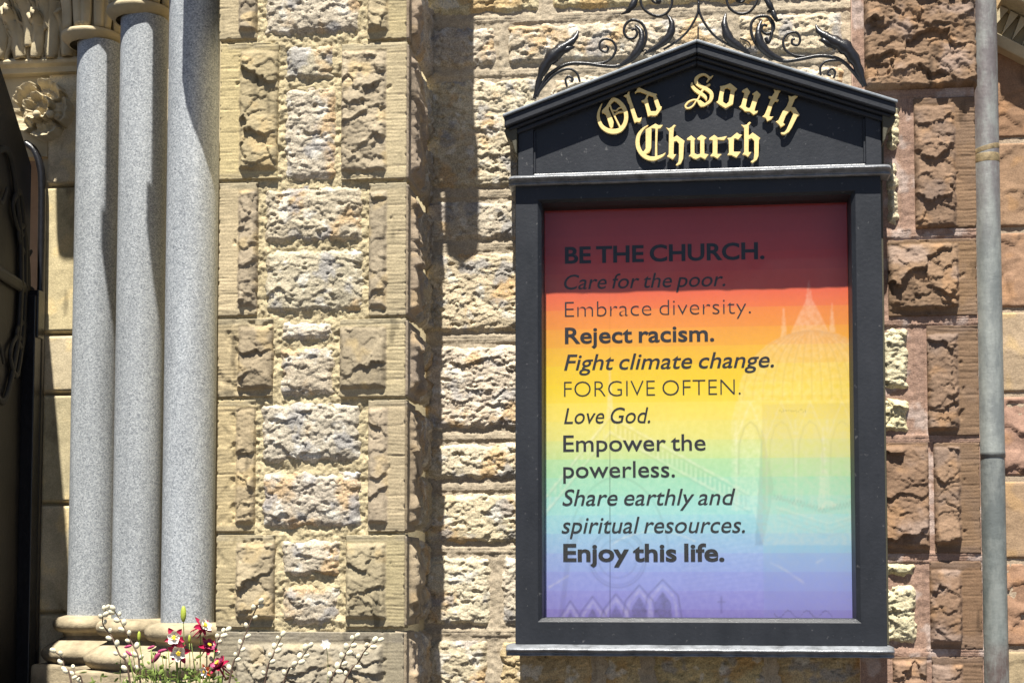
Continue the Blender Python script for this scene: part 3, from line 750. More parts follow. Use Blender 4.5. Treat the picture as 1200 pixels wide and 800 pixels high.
M_DIRON = plain_mat('dull_door_iron', (.014, .013, .012), .65, .3, 30)
for sgn in (1, -1):
    for (a, b, c) in ((.08, .22, .30), (.12, .42, .40), (.05, .16, .20)):
        pts = [on_door(a, hz), on_door(a+.1*(b-a), hz+sgn*c*.5), on_door((a+b)/2, hz+sgn*c), on_door(b, hz+sgn*c*.8), on_door(b-.08, hz+sgn*c*.55), on_door(b-.14, hz+sgn*c*.7)]
        pp = catmull(pts, 8); m = MB().tube(pp, [.016-.009*i/len(pp) for i in range(len(pp))], 8, .6, dn); m.build('hinge_scroll', M_DIRON, door, sm=True)
pp = [on_door(.0, hz), on_door(.95, hz)]
MB().tube(pp, .022, 8, .4, dn).build('hinge_strap', M_DIRON, door, sm=True)
# rounded dark frame edge, hinge block and the dim reveal seen through the gap
fr = catmull([V(30, 168, YJ-.03), V(40, 176, YJ-.03), V(46.5, 192, YJ-.03), V(49, 212, YJ-.03), V(49, 260, YJ-.03), V(48, 340, YJ-.03), V(46, 500, YJ-.03), V(42, 700, YJ-.03), V(39, 900, YJ-.03)], 8)
MB().tube(fr, .0125, 10, 1.4).build('door_frame', M_IRON, door, sm=True)
c = V(41, 345, YJ-.06)
MB().box(c.x-.022, c.x+.022, c.y-.02, c.y+.03, P(40, 400, YJ)[1], c.z+.012).box(c.x-.03, c.x+.016, c.y-.03, c.y+.03, .02, P(40, 345, YJ)[1]-.02).build('door_stile', M_IRON, door, bevel=.003)
MB().box(P(-80, 300, YJ+.2)[0]-2.2, P(60, 300, YJ+.2)[0], YJ+.32, YJ+.5, .0, 3.9).build('door_reveal', plain_mat('brown_reveal', (.30, .19, .11), .9, .2, 8), door)

# ------------------------------------------------------------------ notice board
YF = -.17; YPAN = -.135; YPO = -.065
board = empty('notice_board', (P(820, 760, YF)[0], -.08, P(820, 770, YF)[1]), 'black gabled notice board with gold lettering and a rainbow poster on the wall', 'notice board')
def FP(px, py, Y=YF): return P(px, py, Y)
def horiz(px1, py1, px2, py2, Y): # mean height of a horizontal member given both ends
    return (P(px1, py1, Y)[1]+P(px2, py2, Y)[1])/2
zc_top = horiz(600, 203, 1043, 191, YF-.02); zc_bot = horiz(600, 216, 1043, 204, YF-.02)
zs_top = horiz(596, 755, 1047, 757, YF-.02); zs_bot = horiz(596, 768, 1047, 771, YF-.02)
xF0 = P(604, 480, YF)[0]; xF1 = P(1036, 480, YF)[0]
xI0 = P(634.5, 480, YF)[0]; xI1 = P(1001, 480, YF)[0]          # opening
zI1 = horiz(636, 236, 1000, 227, YF); zI0 = horiz(636, 724, 1000, 725, YF)
# body; wider olive sides stand in for the shadow on the wall beside it
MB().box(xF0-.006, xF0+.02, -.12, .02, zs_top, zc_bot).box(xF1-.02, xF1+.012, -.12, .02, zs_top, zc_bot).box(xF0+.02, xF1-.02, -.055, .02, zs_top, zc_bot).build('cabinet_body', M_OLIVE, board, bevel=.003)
# mitred frame with chamfered inner bevel
def frame_member(name, a, b, c, d_):
    """a, b outer corners; c, d_ inner corners (x, z), bevel towards the glass"""
    m = MB(); bev = .011
    def inn(p, q, k): return (p[0]+(q[0]-p[0])*k, p[1]+(q[1]-p[1])*k)
    a1, b1 = inn(a, d_, 1-bev/.08), inn(b, c, 1-bev/.08)
    for (p, y) in ((a, YF+.05), (b, YF+.05), (a, YF), (b, YF), (a1, YF), (b1, YF), (d_, YF+.012), (c, YF+.012), (d_, YF+.11), (c, YF+.11)):
        m.v.append((p[0], y, p[1]))
    m.f = [(0, 1, 3, 2), (2, 3, 5, 4), (4, 5, 7, 6), (6, 7, 9, 8)]
    return m.build(name, M_BLACK, board, bevel=.0015)
zo1 = zc_bot; zo0 = zs_top
O = [(xF0, zo0), (xF1, zo0), (xF1, zo1), (xF0, zo1)]; I = [(xI0, zI0), (xI1, zI0), (xI1, zI1), (xI0, zI1)]
frame_member('frame_rail', O[0], O[1], I[1], I[0])
frame_member('frame_stile', O[1], O[2], I[2], I[1])
frame_member('frame_rail', O[2], O[3], I[3], I[2])
frame_member('frame_stile', O[3], O[0], I[0], I[3])
# cornice and sill: rounded weather mouldings with returned ends
def torus_mould(name, x0, x1, zt_, zb_, out, Y0, mat, end=.016):
    m = MB(); h_ = zt_-zb_
    prof = [(-.05, zt_+.001), (out*.1, zt_)]+[(out*(.35+.65*math.sin(math.pi*k/8)), zt_-.12*h_-.62*h_*k/8) for k in range(9)]+[(out*.55, zb_+.14*h_), (out*.62, zb_+.05*h_), (out*.3, zb_), (-.05, zb_)]
    k = len(prof); rows_ = [(x0-end, .45), (x0-end*.6, .85), (x0, 1.0)]+[(x0+(x1-x0)*i/40, 1.0) for i in range(1, 40)]+[(x1, 1.0), (x1+end*.6, .85), (x1+end, .45)]
    rnd = random.Random(4)
    for x, sc_ in rows_:
        j = rnd.uniform(-.0006, .0006)
        for o, z in prof: m.v.append((x, Y0-(o*sc_ if o > 0 else o)+j, zb_+(z-zb_)*(.85+.15*sc_)+j))
    for i in range(len(rows_)-1):
        for q in range(k-1): m.f.append((i*k+q, (i+1)*k+q, (i+1)*k+q+1, i*k+q+1))
    m.f += [tuple(range(k)), tuple((len(rows_)-1)*k+q for q in reversed(range(k)))]
    return m.build(name, mat, board, sm=True)
cor = torus_mould('cornice', P(602, 205, YF-.02)[0], P(1038, 200, YF-.02)[0], zc_top, zc_bot, .034, YF+.004, M_LEAD)
sil = torus_mould('sill', P(599, 760, YF-.02)[0], P(1042, 762, YF-.02)[0], zs_top, zs_bot, .036, YF+.004, M_LEAD)
# gable: back panel, corner posts, bottom bead, raking cornice roof
YE = YPAN-.05
apx, apz = P(819, 49, YE); lx, lz = P(591, 137, YE); rx, rz = P(1050, 119, YE)
zg0 = zc_top
half = (rx-lx)/2; apx = (lx+rx)/2; ez = (lz+rz)/2; slope = (apz-ez)/half
def roof_z(x, drop=0): return apz-abs(x-apx)*slope-drop
gx0, gx1 = P(607, 170, YPAN)[0], P(1033, 170, YPAN)[0]
MB().prism([(gx0, zg0), (gx1, zg0), (gx1, roof_z(gx1, .05)), (apx, roof_z(apx, .05)), (gx0, roof_z(gx0, .05))], YPAN, .02).build('gable_panel', M_BLACK, board, bevel=.001)
MB().box(gx0-.008, gx0+.003, -.09, .02, zg0, roof_z(gx0, .07)).build('gable_shade_side', M_OLIVE, board); MB().box(gx1-.003, gx1+.012, -.09, .02, zg0, roof_z(gx1, .07)).build('gable_shade_side', M_OLIVE, board)  # olive strips coloured as the shade beside the gable
for (a, b) in ((607, 625), (1014.5, 1033)):
    x0_, x1_ = P(a, 170, YPAN-.014)[0], P(b, 170, YPAN-.014)[0]
    MB().prism([(x0_, zg0), (x1_, zg0), (x1_, roof_z(x1_, .055)), (x0_, roof_z(x0_, .055))], YPAN-.014, YPAN+.01).build('gable_post', M_BLACK, board, bevel=.002)
xb_0, xb_1 = P(625.5, 170, YPAN)[0], P(1014, 170, YPAN)[0]
MB().box(xb_0, xb_1, YPAN-.010, YPAN+.01, zg0, zg0+.011).build('panel_bead', M_LEAD, board, bevel=.003)
for x_ in (xb_0, xb_1-.006):
    MB().box(x_, x_+.006, YPAN-.008, YPAN+.01, zg0+.012, roof_z(x_, .06)).build('panel_bead', M_BLACK, board, bevel=.002)
def raking(name, d0, d1, Yfront, over, mat, bev=.002, Yb=.02):
    """one raking layer either side: vertical drop d0..d1 below the roof line"""
    for s in (-1, 1):
        xe = apx+s*(half+over)
        m = MB().prism([(apx, roof_z(apx, d0)), (xe, roof_z(xe, d0)), (xe, roof_z(xe, d1)), (apx, roof_z(apx, d1))], Yfront, Yb)
        m.build(name, mat, board, bevel=bev)
raking('roof_sheet', -.006, .002, YE-.007, .004, M_ROOF)
raking('roof_fascia', .0025, .032, YE, 0, M_BLACK, .004)
raking('eave_moulding', .0325, .042, YPAN-.036, -.012, M_BLACK, .003)
raking('eave_moulding', .0425, .056, YPAN-.024, -.022, M_BLACK, .003)
# eave brackets at both ends
for s, xe in ((-1, gx0), (1, gx1)):
    zt_ = roof_z(apx+s*half, .036)
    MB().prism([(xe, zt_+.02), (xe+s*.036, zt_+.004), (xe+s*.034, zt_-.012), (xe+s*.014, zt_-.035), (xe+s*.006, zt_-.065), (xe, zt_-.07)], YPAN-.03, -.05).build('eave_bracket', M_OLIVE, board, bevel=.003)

# poster: printed sheet, colours computed per point
def poster():
    nx, nz = 380, 500
    x0, x1 = P(634, 480, YPO)[0], P(1003.5, 480, YPO)[0]
    z1 = horiz(637, 236, 998, 226, YPO); z0 = horiz(637, 725, 1000, 726, YPO)
    u = np.linspace(0, 1, nx); w = np.linspace(0, 1, nz); U_, W_ = np.meshgrid(u, w)
    # picture coordinates in photo pixels of a straightened poster
    X = 637+U_*363; Y = 724-W_*(724-240)
    rng = np.random.RandomState(3)
    def s2l(c): c = np.asarray(c)/255.; return np.where(c < .04045, c/12.92, ((c+.055)/1.055)**2.4)
    keys = [(235, (160, 48, 54)), (290, (186, 58, 58)), (325, (212, 62, 52)), (348, (228, 84, 60)), (368, (232, 122, 52)), (392, (236, 152, 48)), (415, (238, 176, 44)), (438, (240, 198, 24)), (462, (242, 208, 26)), (478, (243, 216, 76)), (500, (238, 220, 98)), (522, (220, 220, 116)), (540, (184, 220, 148)), (560, (156, 216, 170)), (580, (150, 214, 190)), (602, (148, 212, 212)), (625, (140, 194, 218)), (648, (140, 170, 220)), (672, (136, 150, 216)), (695, (134, 136, 208)), (715, (124, 114, 190)), (730, (116, 102, 176))]
    ky = np.array([k[0] for k in keys]); kc = np.array([s2l(k[1]) for k in keys])
    # printed in stepped stripes, each part way flat
    sy = Y-240; st = 21.5; yy = (np.floor(sy/st)+.5)*st+240
    yy = yy*.5+Y*.5
    yy = yy+np.where(X > 893, -9, 0)*(Y > 470)
    C = np.stack([np.interp(yy, ky, kc[:, i]) for i in range(3)], -1)
    def seg(pts, wd=1.0):
        d = np.full(X.shape, 1e9)
        for (a, b), (c, e) in zip(pts[:-1], pts[1:]):
            L2 = (c-a)**2+(e-b)**2+1e-9; t = np.clip(((X-a)*(c-a)+(Y-b)*(e-b))/L2, 0, 1)
            d = np.minimum(d, np.hypot(X-(a+t*(c-a)), Y-(b+t*(e-b))))
        return np.clip(wd+.5-d, 0, 1)
    def poly(pts):
        ins = np.zeros(X.shape, bool); n = len(pts); j = n-1
        for i in range(n):
            xi, yi = pts[i]; xj, yj = pts[j]
            cnd = ((yi > Y) != (yj > Y)) & (X < (xj-xi)*(Y-yi)/(yj-yi+1e-9)+xi); ins ^= cnd; j = i
        return ins.astype(float)
    def arc(cx, cy, rx, ry, a0, a1, n=24): return [(cx+rx*math.cos(a0+(a1-a0)*k/n), cy-ry*math.sin(a0+(a1-a0)*k/n)) for k in range(n+1)]
    L = np.zeros(X.shape); D = np.zeros(X.shape)
    pi = math.pi
    # domed lantern tower
    dome = poly(arc(950, 475, 84, 78, 0, pi)+[(866, 478), (1034, 478)])
    L = np.maximum(L, dome*.26)
    L = np.maximum(L, poly([(948, 338), (952, 362), (962, 382), (972, 402), (926, 402), (934, 384), (944, 364)])*.30)
    for x_, t_, b_ in ((919, 366, 408), (974, 364, 404)): L = np.maximum(L, poly([(x_, t_), (x_+4, b_), (x_-4, b_)])*.34)
    L = np.maximum(L, poly([(864, 476), (1003, 476), (1003, 640), (893, 640), (893, 600), (858, 600), (858, 500)])*.20)
    for k in range(-7, 8):
        t = k/7.5
        pth = [(950+84*t*math.sin(a)*1.0, 475-78*math.cos(a)) for a in np.linspace(0, pi/2, 14)]
        D = np.maximum(D, seg(pth, .35)*.16); L = np.maximum(L, seg([(x+2, y) for x, y in pth], .5)*.38)
    for cx in (880, 915, 948, 984):
        L = np.maximum(L, seg([(cx-17, 520), (cx, 478), (cx+17, 520)], 1.1)*.45); D = np.maximum(D, seg([(cx-14, 560), (cx-13, 525), (cx-7, 506), (cx, 500), (cx+7, 506), (cx+13, 525), (cx+14, 560)], .8)*.15)
        L = np.maximum(L, seg([(cx-17, 600), (cx-17, 500)], 1.6)*.40)
    D = np.maximum(D, poly([(893, 505), (906, 575), (893, 640), (884, 640)])*.14)
    L = np.maximum(L, poly([(962, 500), (970, 590), (978, 596), (955, 600), (958, 560)])*.5)
    for k in range(26):
        x_ = 905+k*3.7; yb = 588+ (k*1.05 if k < 15 else 16-(k-15)*.9)
        D = np.maximum(D, seg([(x_, yb), (x_+1.6, yb-7+2*rng.rand()), (x_+3, yb)], .35)*.30)
    for off in (8, 14, 20): D = np.maximum(D, seg([(909, 592+off), (968, 610+off), (1000, 600+off)], .5)*.16)
    L = np.maximum(L, seg([(909, 597), (968, 616), (1000, 606)], 1.4)*.35)
    # big gable with a balustraded rake
    for off, a in ((0, .42), (18, .36)):
        L = np.maximum(L, seg([(636, 592+off), (718, 492+off), (878, 582+off)], 1.4)*a)
        D = np.maximum(D, seg([(636, 595+off), (718, 495+off), (878, 585+off)], .5)*.14)
    for k in range(28):
        t = (k+.5)/28; x_ = 722+t*152; y_ = 497+t*86
        L = np.maximum(L, seg([(x_, y_+2), (x_, y_+15)], .8)*.35); D = np.maximum(D, seg([(x_+2.6, y_+4), (x_+2.6, y_+15)], .8)*.10)
    for k in range(12):
        t = (k+.5)/12; x_ = 714-t*76; y_ = 499+t*92
        L = np.maximum(L, seg([(x_, y_+2), (x_, y_+15)], .8)*.30)
    L = np.maximum(L, poly([(718, 430), (722, 492), (714, 492)])*.4)
    L = np.maximum(L, poly([(878, 585), (893, 640), (893, 600), (884, 560)])*.25)
    # rose window and porch arcade
    for r_, a in ((33, .20), (30, .14), (22, .14)): D = np.maximum(D, seg(arc(726, 655, r_, r_, 0, 2*pi, 40), .7)*a)
    D = np.maximum(D, seg(arc(726, 662, 60, 100, .1, pi-.1, 40), 1.2)*.10); D = np.maximum(D, seg([(660, 724), (668, 660), (684, 610)], 3)*.10)
    for cx, yp, hw in ((671, 703, 15), (697, 698, 17), (724, 695, 18), (751, 685, 20), (778, 679, 22)):
        D = np.maximum(D, seg([(cx-hw, 724), (cx-hw*.8, yp+18), (cx, yp), (cx+hw*.8, yp+18), (cx+hw, 724)], .7)*.30)
        D = np.maximum(D, poly([(cx-hw*.5, 724), (cx-hw*.42, yp+26), (cx, yp+13), (cx+hw*.42, yp+26), (cx+hw*.5, 724)])*.26)
        L = np.maximum(L, seg([(cx-hw*.75, 724), (cx-hw*.6, yp+20), (cx, yp+6), (cx+hw*.6, yp+20), (cx+hw*.75, 724)], 1.6)*.16)
    for k in range(16): D = np.maximum(D, seg([(800, 700-k*5), (880+4*k, 692-k*6.2)], .3)*.07)
    D = np.maximum(D, seg([(845, 716), (845, 698)], .8)*.3); D = np.maximum(D, seg([(841, 704), (849, 704)], .6)*.3)
    D = np.maximum(D, poly([(893, 480), (1003, 480), (1003, 724), (893, 724)])*.07)
    L = np.maximum(L, seg([(902, 660), (918, 668), (938, 682)], 1.2)*.2); L = np.maximum(L, seg(arc(770, 700, 85, 76, 1.0, 2.2), .7)*.40)  # pale streaks here and on the next line paint in reflections of the glass
    L = np.maximum(L, seg([(646, 688), (668, 675)], 1.0)*.28); L = np.maximum(L, seg([(953, 660), (960, 656)], 1.2)*.18)
    gr = fbm(U_*60, W_*80, 21, 4)
    def blur(a):
        for ax in (0, 1): a = (np.roll(a, 1, ax)+2*a+np.roll(a, -1, ax))/4
        return a
    L = np.clip(blur(L)*(1+.9*gr)+.17*sst((Y-470)/60)*(1-.6*sst((Y-600)/90))*(1+gr), 0, 1)*.85; D = np.clip(blur(D)*1.7*(1+.9*gr), 0, 1)
    C = C+((C*.45+np.array([.50, .47, .36]))-C)*L[..., None]*1.3
    C = C*(1-.8*D[..., None])
    seam = seg([(718, 470), (717, 724)], .35)*np.clip((Y-470)/70, 0, 1)*.75+seg([(718, 330), (718, 470)], .3)*.18
    C = C*(1-np.clip(seam, 0, 1)[..., None])
    specks = np.zeros(X.shape)
    for k in range(16): specks = np.maximum(specks, seg([(913+k*1.9+rng.rand(), 486+rng.rand()*4), (914+k*1.9, 487+rng.rand()*3)], .05+.3*rng.rand())*.45)
    for k in range(22): x_ = 905+k*3.0; specks = np.maximum(specks, seg([(x_, 717+4*math.sin(k*.9)), (x_+2, 718+4*math.sin(k*.9+.6))], .1+.5*rng.rand())*.45)
    C = C*(1-specks[..., None])
    C = C*(1+.04*fbm(U_*9, W_*12, 5, 3)+.05*gr)[..., None]
    xs = x0+(x1-x0)*U_; zs = z0+(z1-z0)*W_
    me = grid_mesh('poster', np.stack([xs, np.full(xs.shape, YPO)-.0004*fbm(U_*3, W_*4, 9, 2), zs], -1), np.clip(C*.80, .01, .93))
    m, nt, b = new_mat('printed_poster')
    at = N(nt, 'ShaderNodeAttribute'); at.attribute_name = 'tone'; nt.links.new(at.outputs['Color'], b.inputs['Base Color'])
    b.inputs['Roughness'].default_value = .55
    return link('poster', me, m, board)
post = poster()
M_INK = plain_mat('black_ink', (.010, .009, .010), .6, .1, 20)
def text_line(body, xl_, xr_, ybl, ybr, cap, off=0.0, shear=0.0, space=1.0):
    Yt = YPO-.0009
    cu = bpy.data.curves.new('text', 'FONT'); cu.body = body; cu.size = 1; cu.offset = off; cu.shear = shear; cu.space_character = space; cu.space_word = .72; cu.resolution_u = 4; cu.fill_mode = 'FRONT'
    o = bpy.data.objects.new('text_line', cu); COL.objects.link(o)
    dg = bpy.context.evaluated_depsgraph_get(); me = bpy.data.meshes.new_from_object(o.evaluated_get(dg))
    bpy.data.objects.remove(o)
    co = np.zeros(len(me.vertices)*3); me.vertices.foreach_get('co', co); co = co.reshape(-1, 3)
    a = P(xl_, ybl, Yt); b = P(xr_, ybr, Yt); w = co[:, 0].max()-co[:, 0].min(); x0 = co[:, 0].min()
    hcap = .729                                  # cap height of the built-in face
    capm = cap*(Yt-CAMY)/F*1.01
    new = np.stack([a[0]+(co[:, 0]-x0)/w*(b[0]-a[0]), np.full(len(co), Yt), (a[1]+b[1])/2+co[:, 1]*capm/hcap], -1)
    # split the line at its widest gaps: one mesh per word
    par = list(range(len(co)))
    def find(i):
        while par[i] != i: par[i] = par[par[i]]; i = par[i]
        return i
    polys = [tuple(p.vertices) for p in me.polygons]
    for q in polys:
        for i in q[1:]: par[find(i)] = find(q[0])
    root = np.array([find(i) for i in range(len(co))]); used = sorted({i for q in polys for i in q})
    isl = sorted((co[root == k, 0].min(), co[root == k, 0].max(), k) for k in {int(root[i]) for i in used})
    gaps = []; hi = isl[0][1]
    for i in range(1, len(isl)): gaps.append((isl[i][0]-hi, i)); hi = max(hi, isl[i][1])
    cuts = sorted(i for g_, i in sorted(gaps, reverse=True)[:len(body.split())-1])
    for a_, b_ in zip([0]+cuts, cuts+[len(isl)]):
        ids = {k for _, _, k in isl[a_:b_]}; fs = [q for q in polys if int(root[q[0]]) in ids]
        vs = sorted({i for q in fs for i in q}); mp_ = {v_: i for i, v_ in enumerate(vs)}
        m2 = bpy.data.meshes.new('text_word'); m2.from_pydata([tuple(new[i]) for i in vs], [], [tuple(mp_[i] for i in q) for q in fs])
        link('text_word', m2, M_INK, post)
for L in [('BE THE CHURCH.', 662, 896, 308, 303.5, 20, .026), ('Care for the poor.', 661, 850, 338.5, 336, 18.5, .003, .22), ('Embrace diversity.', 662, 880, 370.5, 368, 19.5, -.018),
          ('Reject racism.', 662, 837, 401.5, 400, 19.5, .018), ('Fight climate change.', 661, 907, 432.5, 431, 19.5, .006, .22), ('FORGIVE OFTEN.', 661, 868, 464, 463, 19.5, -.018),
          ('Love God.', 661, 762, 496, 495.5, 19.5, .0, .22), ('Empower the', 660, 827, 528, 528, 20, .006), ('powerless.', 660, 791, 559, 559, 20, .006),
          ('Share earthly and', 659, 862, 591.5, 591.5, 20, .003, .22), ('spiritual resources.', 658, 873, 624, 624, 20, .003, .22), ('Enjoy this life.', 660, 849, 656.5, 657, 20.5, .027)]:
    text_line(*L)
# glass in front of the poster: thin, faintly dusty
def glass_mat():
    m, nt, b = new_mat('dusty_glass'); out = nt.nodes['Material Output']
    tr = N(nt, 'ShaderNodeBsdfTransparent'); tr.inputs[0].default_value = (.95, .955, .95, 1)
    gl = N(nt, 'ShaderNodeBsdfGlossy'); gl.inputs['Roughness'].default_value = .05
    df = N(nt, 'ShaderNodeBsdfDiffuse'); df.inputs[0].default_value = (.5, .5, .52, 1)
    lw = N(nt, 'ShaderNodeFresnel'); lw.inputs[0].default_value = 1.4
    m1 = N(nt, 'ShaderNodeMixShader'); nt.links.new(lw.outputs[0], m1.inputs[0]); nt.links.new(tr.outputs[0], m1.inputs[1]); nt.links.new(gl.outputs[0], m1.inputs[2])
    tc = N(nt, 'ShaderNodeTexCoord'); no = N(nt, 'ShaderNodeTexNoise'); no.inputs['Scale'].default_value = 9; no.inputs['Detail'].default_value = 8
    nt.links.new(tc.outputs['Object'], no.inputs['Vector'])
    mr = N(nt, 'ShaderNodeMapRange'); mr.inputs[1].default_value = .35; mr.inputs[2].default_value = .75; mr.inputs[3].default_value = .002; mr.inputs[4].default_value = .016
    nt.links.new(no.outputs[0], mr.inputs[0])
    m2 = N(nt, 'ShaderNodeMixShader'); nt.links.new(mr.outputs[0], m2.inputs[0]); nt.links.new(m1.outputs[0], m2.inputs[1]); nt.links.new(df.outputs[0], m2.inputs[2])
    nt.links.new(m2.outputs[0], out.inputs[0]); nt.nodes.remove(b)
    return m
m = MB(); m.v = [(xI0-.004, -.10, zI0-.004), (xI1+.004, -.10, zI0-.004), (xI1+.004, -.10, zI1+.004), (xI0-.004, -.10, zI1+.004)]; m.f = [(0, 1, 2, 3)]
m.build('glass_pane', glass_mat(), board)

# ---- gold blackletter
def poly_sdf(pts, X, Y):
    d = np.full(X.shape, 1e9); ins = np.zeros(X.shape, bool); n = len(pts); j = n-1
    for i in range(n):
        xi, yi = pts[i]; xj, yj = pts[j]
        L2 = (xj-xi)**2+(yj-yi)**2+1e-9; t = np.clip(((X-xi)*(xj-xi)+(Y-yi)*(yj-yi))/L2, 0, 1)
        d = np.minimum(d, np.hypot(X-(xi+t*(xj-xi)), Y-(yi+t*(yj-yi))))
        ins ^= ((yi > Y) != (yj > Y)) & (X < (xj-xi)*(Y-yi)/(yj-yi+1e-12)+xi); j = i
    return np.where(ins, -d, d)
def stroke_sdf(pts, X, Y):
    xy = catmull([(p[0], p[1], p[2]) for p in pts], 6); d = np.full(X.shape, 1e9)
    for a, b in zip(xy[:-1], xy[1:]):
        L2 = (b.x-a.x)**2+(b.y-a.y)**2+1e-9; t = np.clip(((X-a.x)*(b.x-a.x)+(Y-a.y)*(b.y-a.y))/L2, 0, 1)
        d = np.minimum(d, np.hypot(X-(a.x+t*(b.x-a.x)), Y-(a.y+t*(b.y-a.y)))-(a.z+t*(b.z-a.z))/2)
    return d
def contours(S, xs, ys):
    """marching squares at 0 -> list of closed loops"""
    segs = {}
    ny, nx = S.shape
    def pt(i, j, e):
        if e == 0: a, b = S[i, j], S[i, j+1]; t = a/(a-b); return (xs[j]+t*(xs[j+1]-xs[j]), ys[i])
        if e == 1: a, b = S[i, j+1], S[i+1, j+1]; t = a/(a-b); return (xs[j+1], ys[i]+t*(ys[i+1]-ys[i]))
        if e == 2: a, b = S[i+1, j], S[i+1, j+1]; t = a/(a-b); return (xs[j]+t*(xs[j+1]-xs[j]), ys[i+1])
        a, b = S[i, j], S[i+1, j]; t = a/(a-b); return (xs[j], ys[i]+t*(ys[i+1]-ys[i]))
    def key(i, j, e): return (i, j, 0) if e == 0 else (i, j+1, 3) if e == 1 else (i+1, j, 0) if e == 2 else (i, j, 3)
    T = {1: [(3, 0)], 2: [(0, 1)], 3: [(3, 1)], 4: [(1, 2)], 5: [(3, 2), (1, 0)], 6: [(0, 2)], 7: [(3, 2)], 8: [(2, 3)], 9: [(2, 0)], 10: [(0, 3), (2, 1)], 11: [(2, 1)], 12: [(1, 3)], 13: [(1, 0)], 14: [(0, 3)]}
    B_ = (S < 0).astype(int); code = B_[:-1, :-1]+2*B_[:-1, 1:]+4*B_[1:, 1:]+8*B_[1:, :-1]
    nxt = {}; pos = {}
    for i, j in np.argwhere((code > 0) & (code < 15)):
        for a, b in T[code[i, j]]:
            ka, kb = key(i, j, a), key(i, j, b); pos[ka] = pt(i, j, a); pos[kb] = pt(i, j, b); nxt[ka] = kb
    out = []
    while nxt:
        k0 = next(iter(nxt)); k = k0; loop = []
        while k in nxt: loop.append(pos[k]); k = nxt.pop(k)
        if len(loop) > 6: out.append(loop)
    return out
def simplify(loop, tol):
    out = list(loop)
    for _ in range(3):
        res = []; n = len(out); i = 0; skip = False
        for i in range(n):
            if skip: skip = False; res.append(out[i]); continue
            a = out[i-1]; b = out[i]; c = out[(i+1) % n]
            ar = abs((b[0]-a[0])*(c[1]-a[1])-(c[0]-a[0])*(b[1]-a[1])); L = math.hypot(c[0]-a[0], c[1]-a[1])+1e-9
            if ar/L < tol and n > 12: skip = True
            else: res.append(b)
        out = res
    return out
def letter(org, scale, polys, strokes, holes=()):
    allp = [p for q in polys for p in q]+[(p[0]-p[2]/2, p[1]-p[2]/2) for s in strokes for p in s]+[(p[0]+p[2]/2, p[1]+p[2]/2) for s in strokes for p in s]
    x0 = min(p[0] for p in allp)-15; x1 = max(p[0] for p in allp)+15; y0 = min(p[1] for p in allp)-15; y1 = max(p[1] for p in allp)+15
    st = 3.6
    xs = np.arange(x0, x1, st); ys_ = np.arange(y0, y1, st); X, Y = np.meshgrid(xs, ys_)
    S = np.full(X.shape, 1e9)
    for q in polys: S = np.minimum(S, poly_sdf(q, X, Y))
    for s in strokes: S = np.minimum(S, stroke_sdf(s, X, Y))
    for q in holes: S = np.maximum(S, -poly_sdf(q, X, Y))
    S = S-1.0+1e-4
    Yl = YPAN-.012
    cu = bpy.data.curves.new('letter', 'CURVE'); cu.dimensions = '2D'; cu.fill_mode = 'BOTH'
    for lp in contours(S, xs, ys_):
        lp = simplify(lp, .5)
        sp = cu.splines.new('POLY'); sp.points.add(len(lp)-1); sp.use_cyclic_u = True
        for p, (x, y) in zip(sp.points, lp):
            a, b = P(org[0]+x/scale, org[1]+y/scale, Yl); p.co = (a, b, 0, 1)
    cu.extrude = .0034; cu.bevel_depth = .0010; cu.bevel_resolution = 1; cu.offset = -.0008
    o = bpy.data.objects.new('letter', cu); COL.objects.link(o)
    dg = bpy.context.evaluated_depsgraph_get(); me = bpy.data.meshes.new_from_object(o.evaluated_get(dg)); bpy.data.objects.remove(o)
    co = np.zeros(len(me.vertices)*3); me.vertices.foreach_get('co', co); co = co.reshape(-1, 3)
    new = np.stack([co[:, 0], Yl-co[:, 2]+.002, co[:, 1]], -1)
    me.vertices.foreach_set('co', new.ravel()); me.update(); me.flip_normals()
    me.materials.clear()
    return link('gold_letter', me, M_GOLD, board)
A1 = ((695, 98), 12.5); A2 = ((798, 80), 14.547); A3 = ((865, 92), 11.43); A4 = ((738, 138), 13.34); A5 = ((815, 138), 13.34)
letter(*A1, [[(280,208),(330,235),(275,288),(238,325),(225,380),(255,450),(302,570),(292,640),(266,668),(246,640),(190,460),(155,432),(130,438),(133,398),(190,340),(238,262)]],
       [[(130,295,6),(88,400,28),(78,500,44),(120,620,54),(210,690,64),(310,706,70),(400,680,62),(463,600,58),(486,500,58),(470,400,58),(420,312,58),(350,250,52),(285,228,40)],
        [(240,300,20),(290,430,22),(400,652,24)], [(318,458,18),(370,424,22),(432,416,22)], [(288,396,14),(340,400,16),(372,366,16),(420,350,18)]])
letter(*A1, [[(535,100),(530,160),(580,310),(650,510),(680,515),(712,500),(700,550),(680,575),(640,565),(610,582),(600,560),(545,380),(535,320),(500,250),(490,205),(448,185),(470,170),(500,160),(515,125)]], [])
letter(*A1, [[(660,52),(700,73),(800,118),(900,150),(935,155),(905,192),(850,187),(750,147),(690,122),(640,127),(615,147),(612,130),(640,105)],
             [(880,188),(920,178),(945,230),(985,340),(1005,343),(1000,380),(935,468),(905,477),(840,472),(805,487),(795,440),(850,412),(920,412),(935,380),(900,280)],
             [(708,256),(760,236),(798,234),(812,310),(840,400),(850,440),(800,482),(793,440),(768,340),(745,278),(715,272)]], [[(805,165,22),(772,238,26)]])
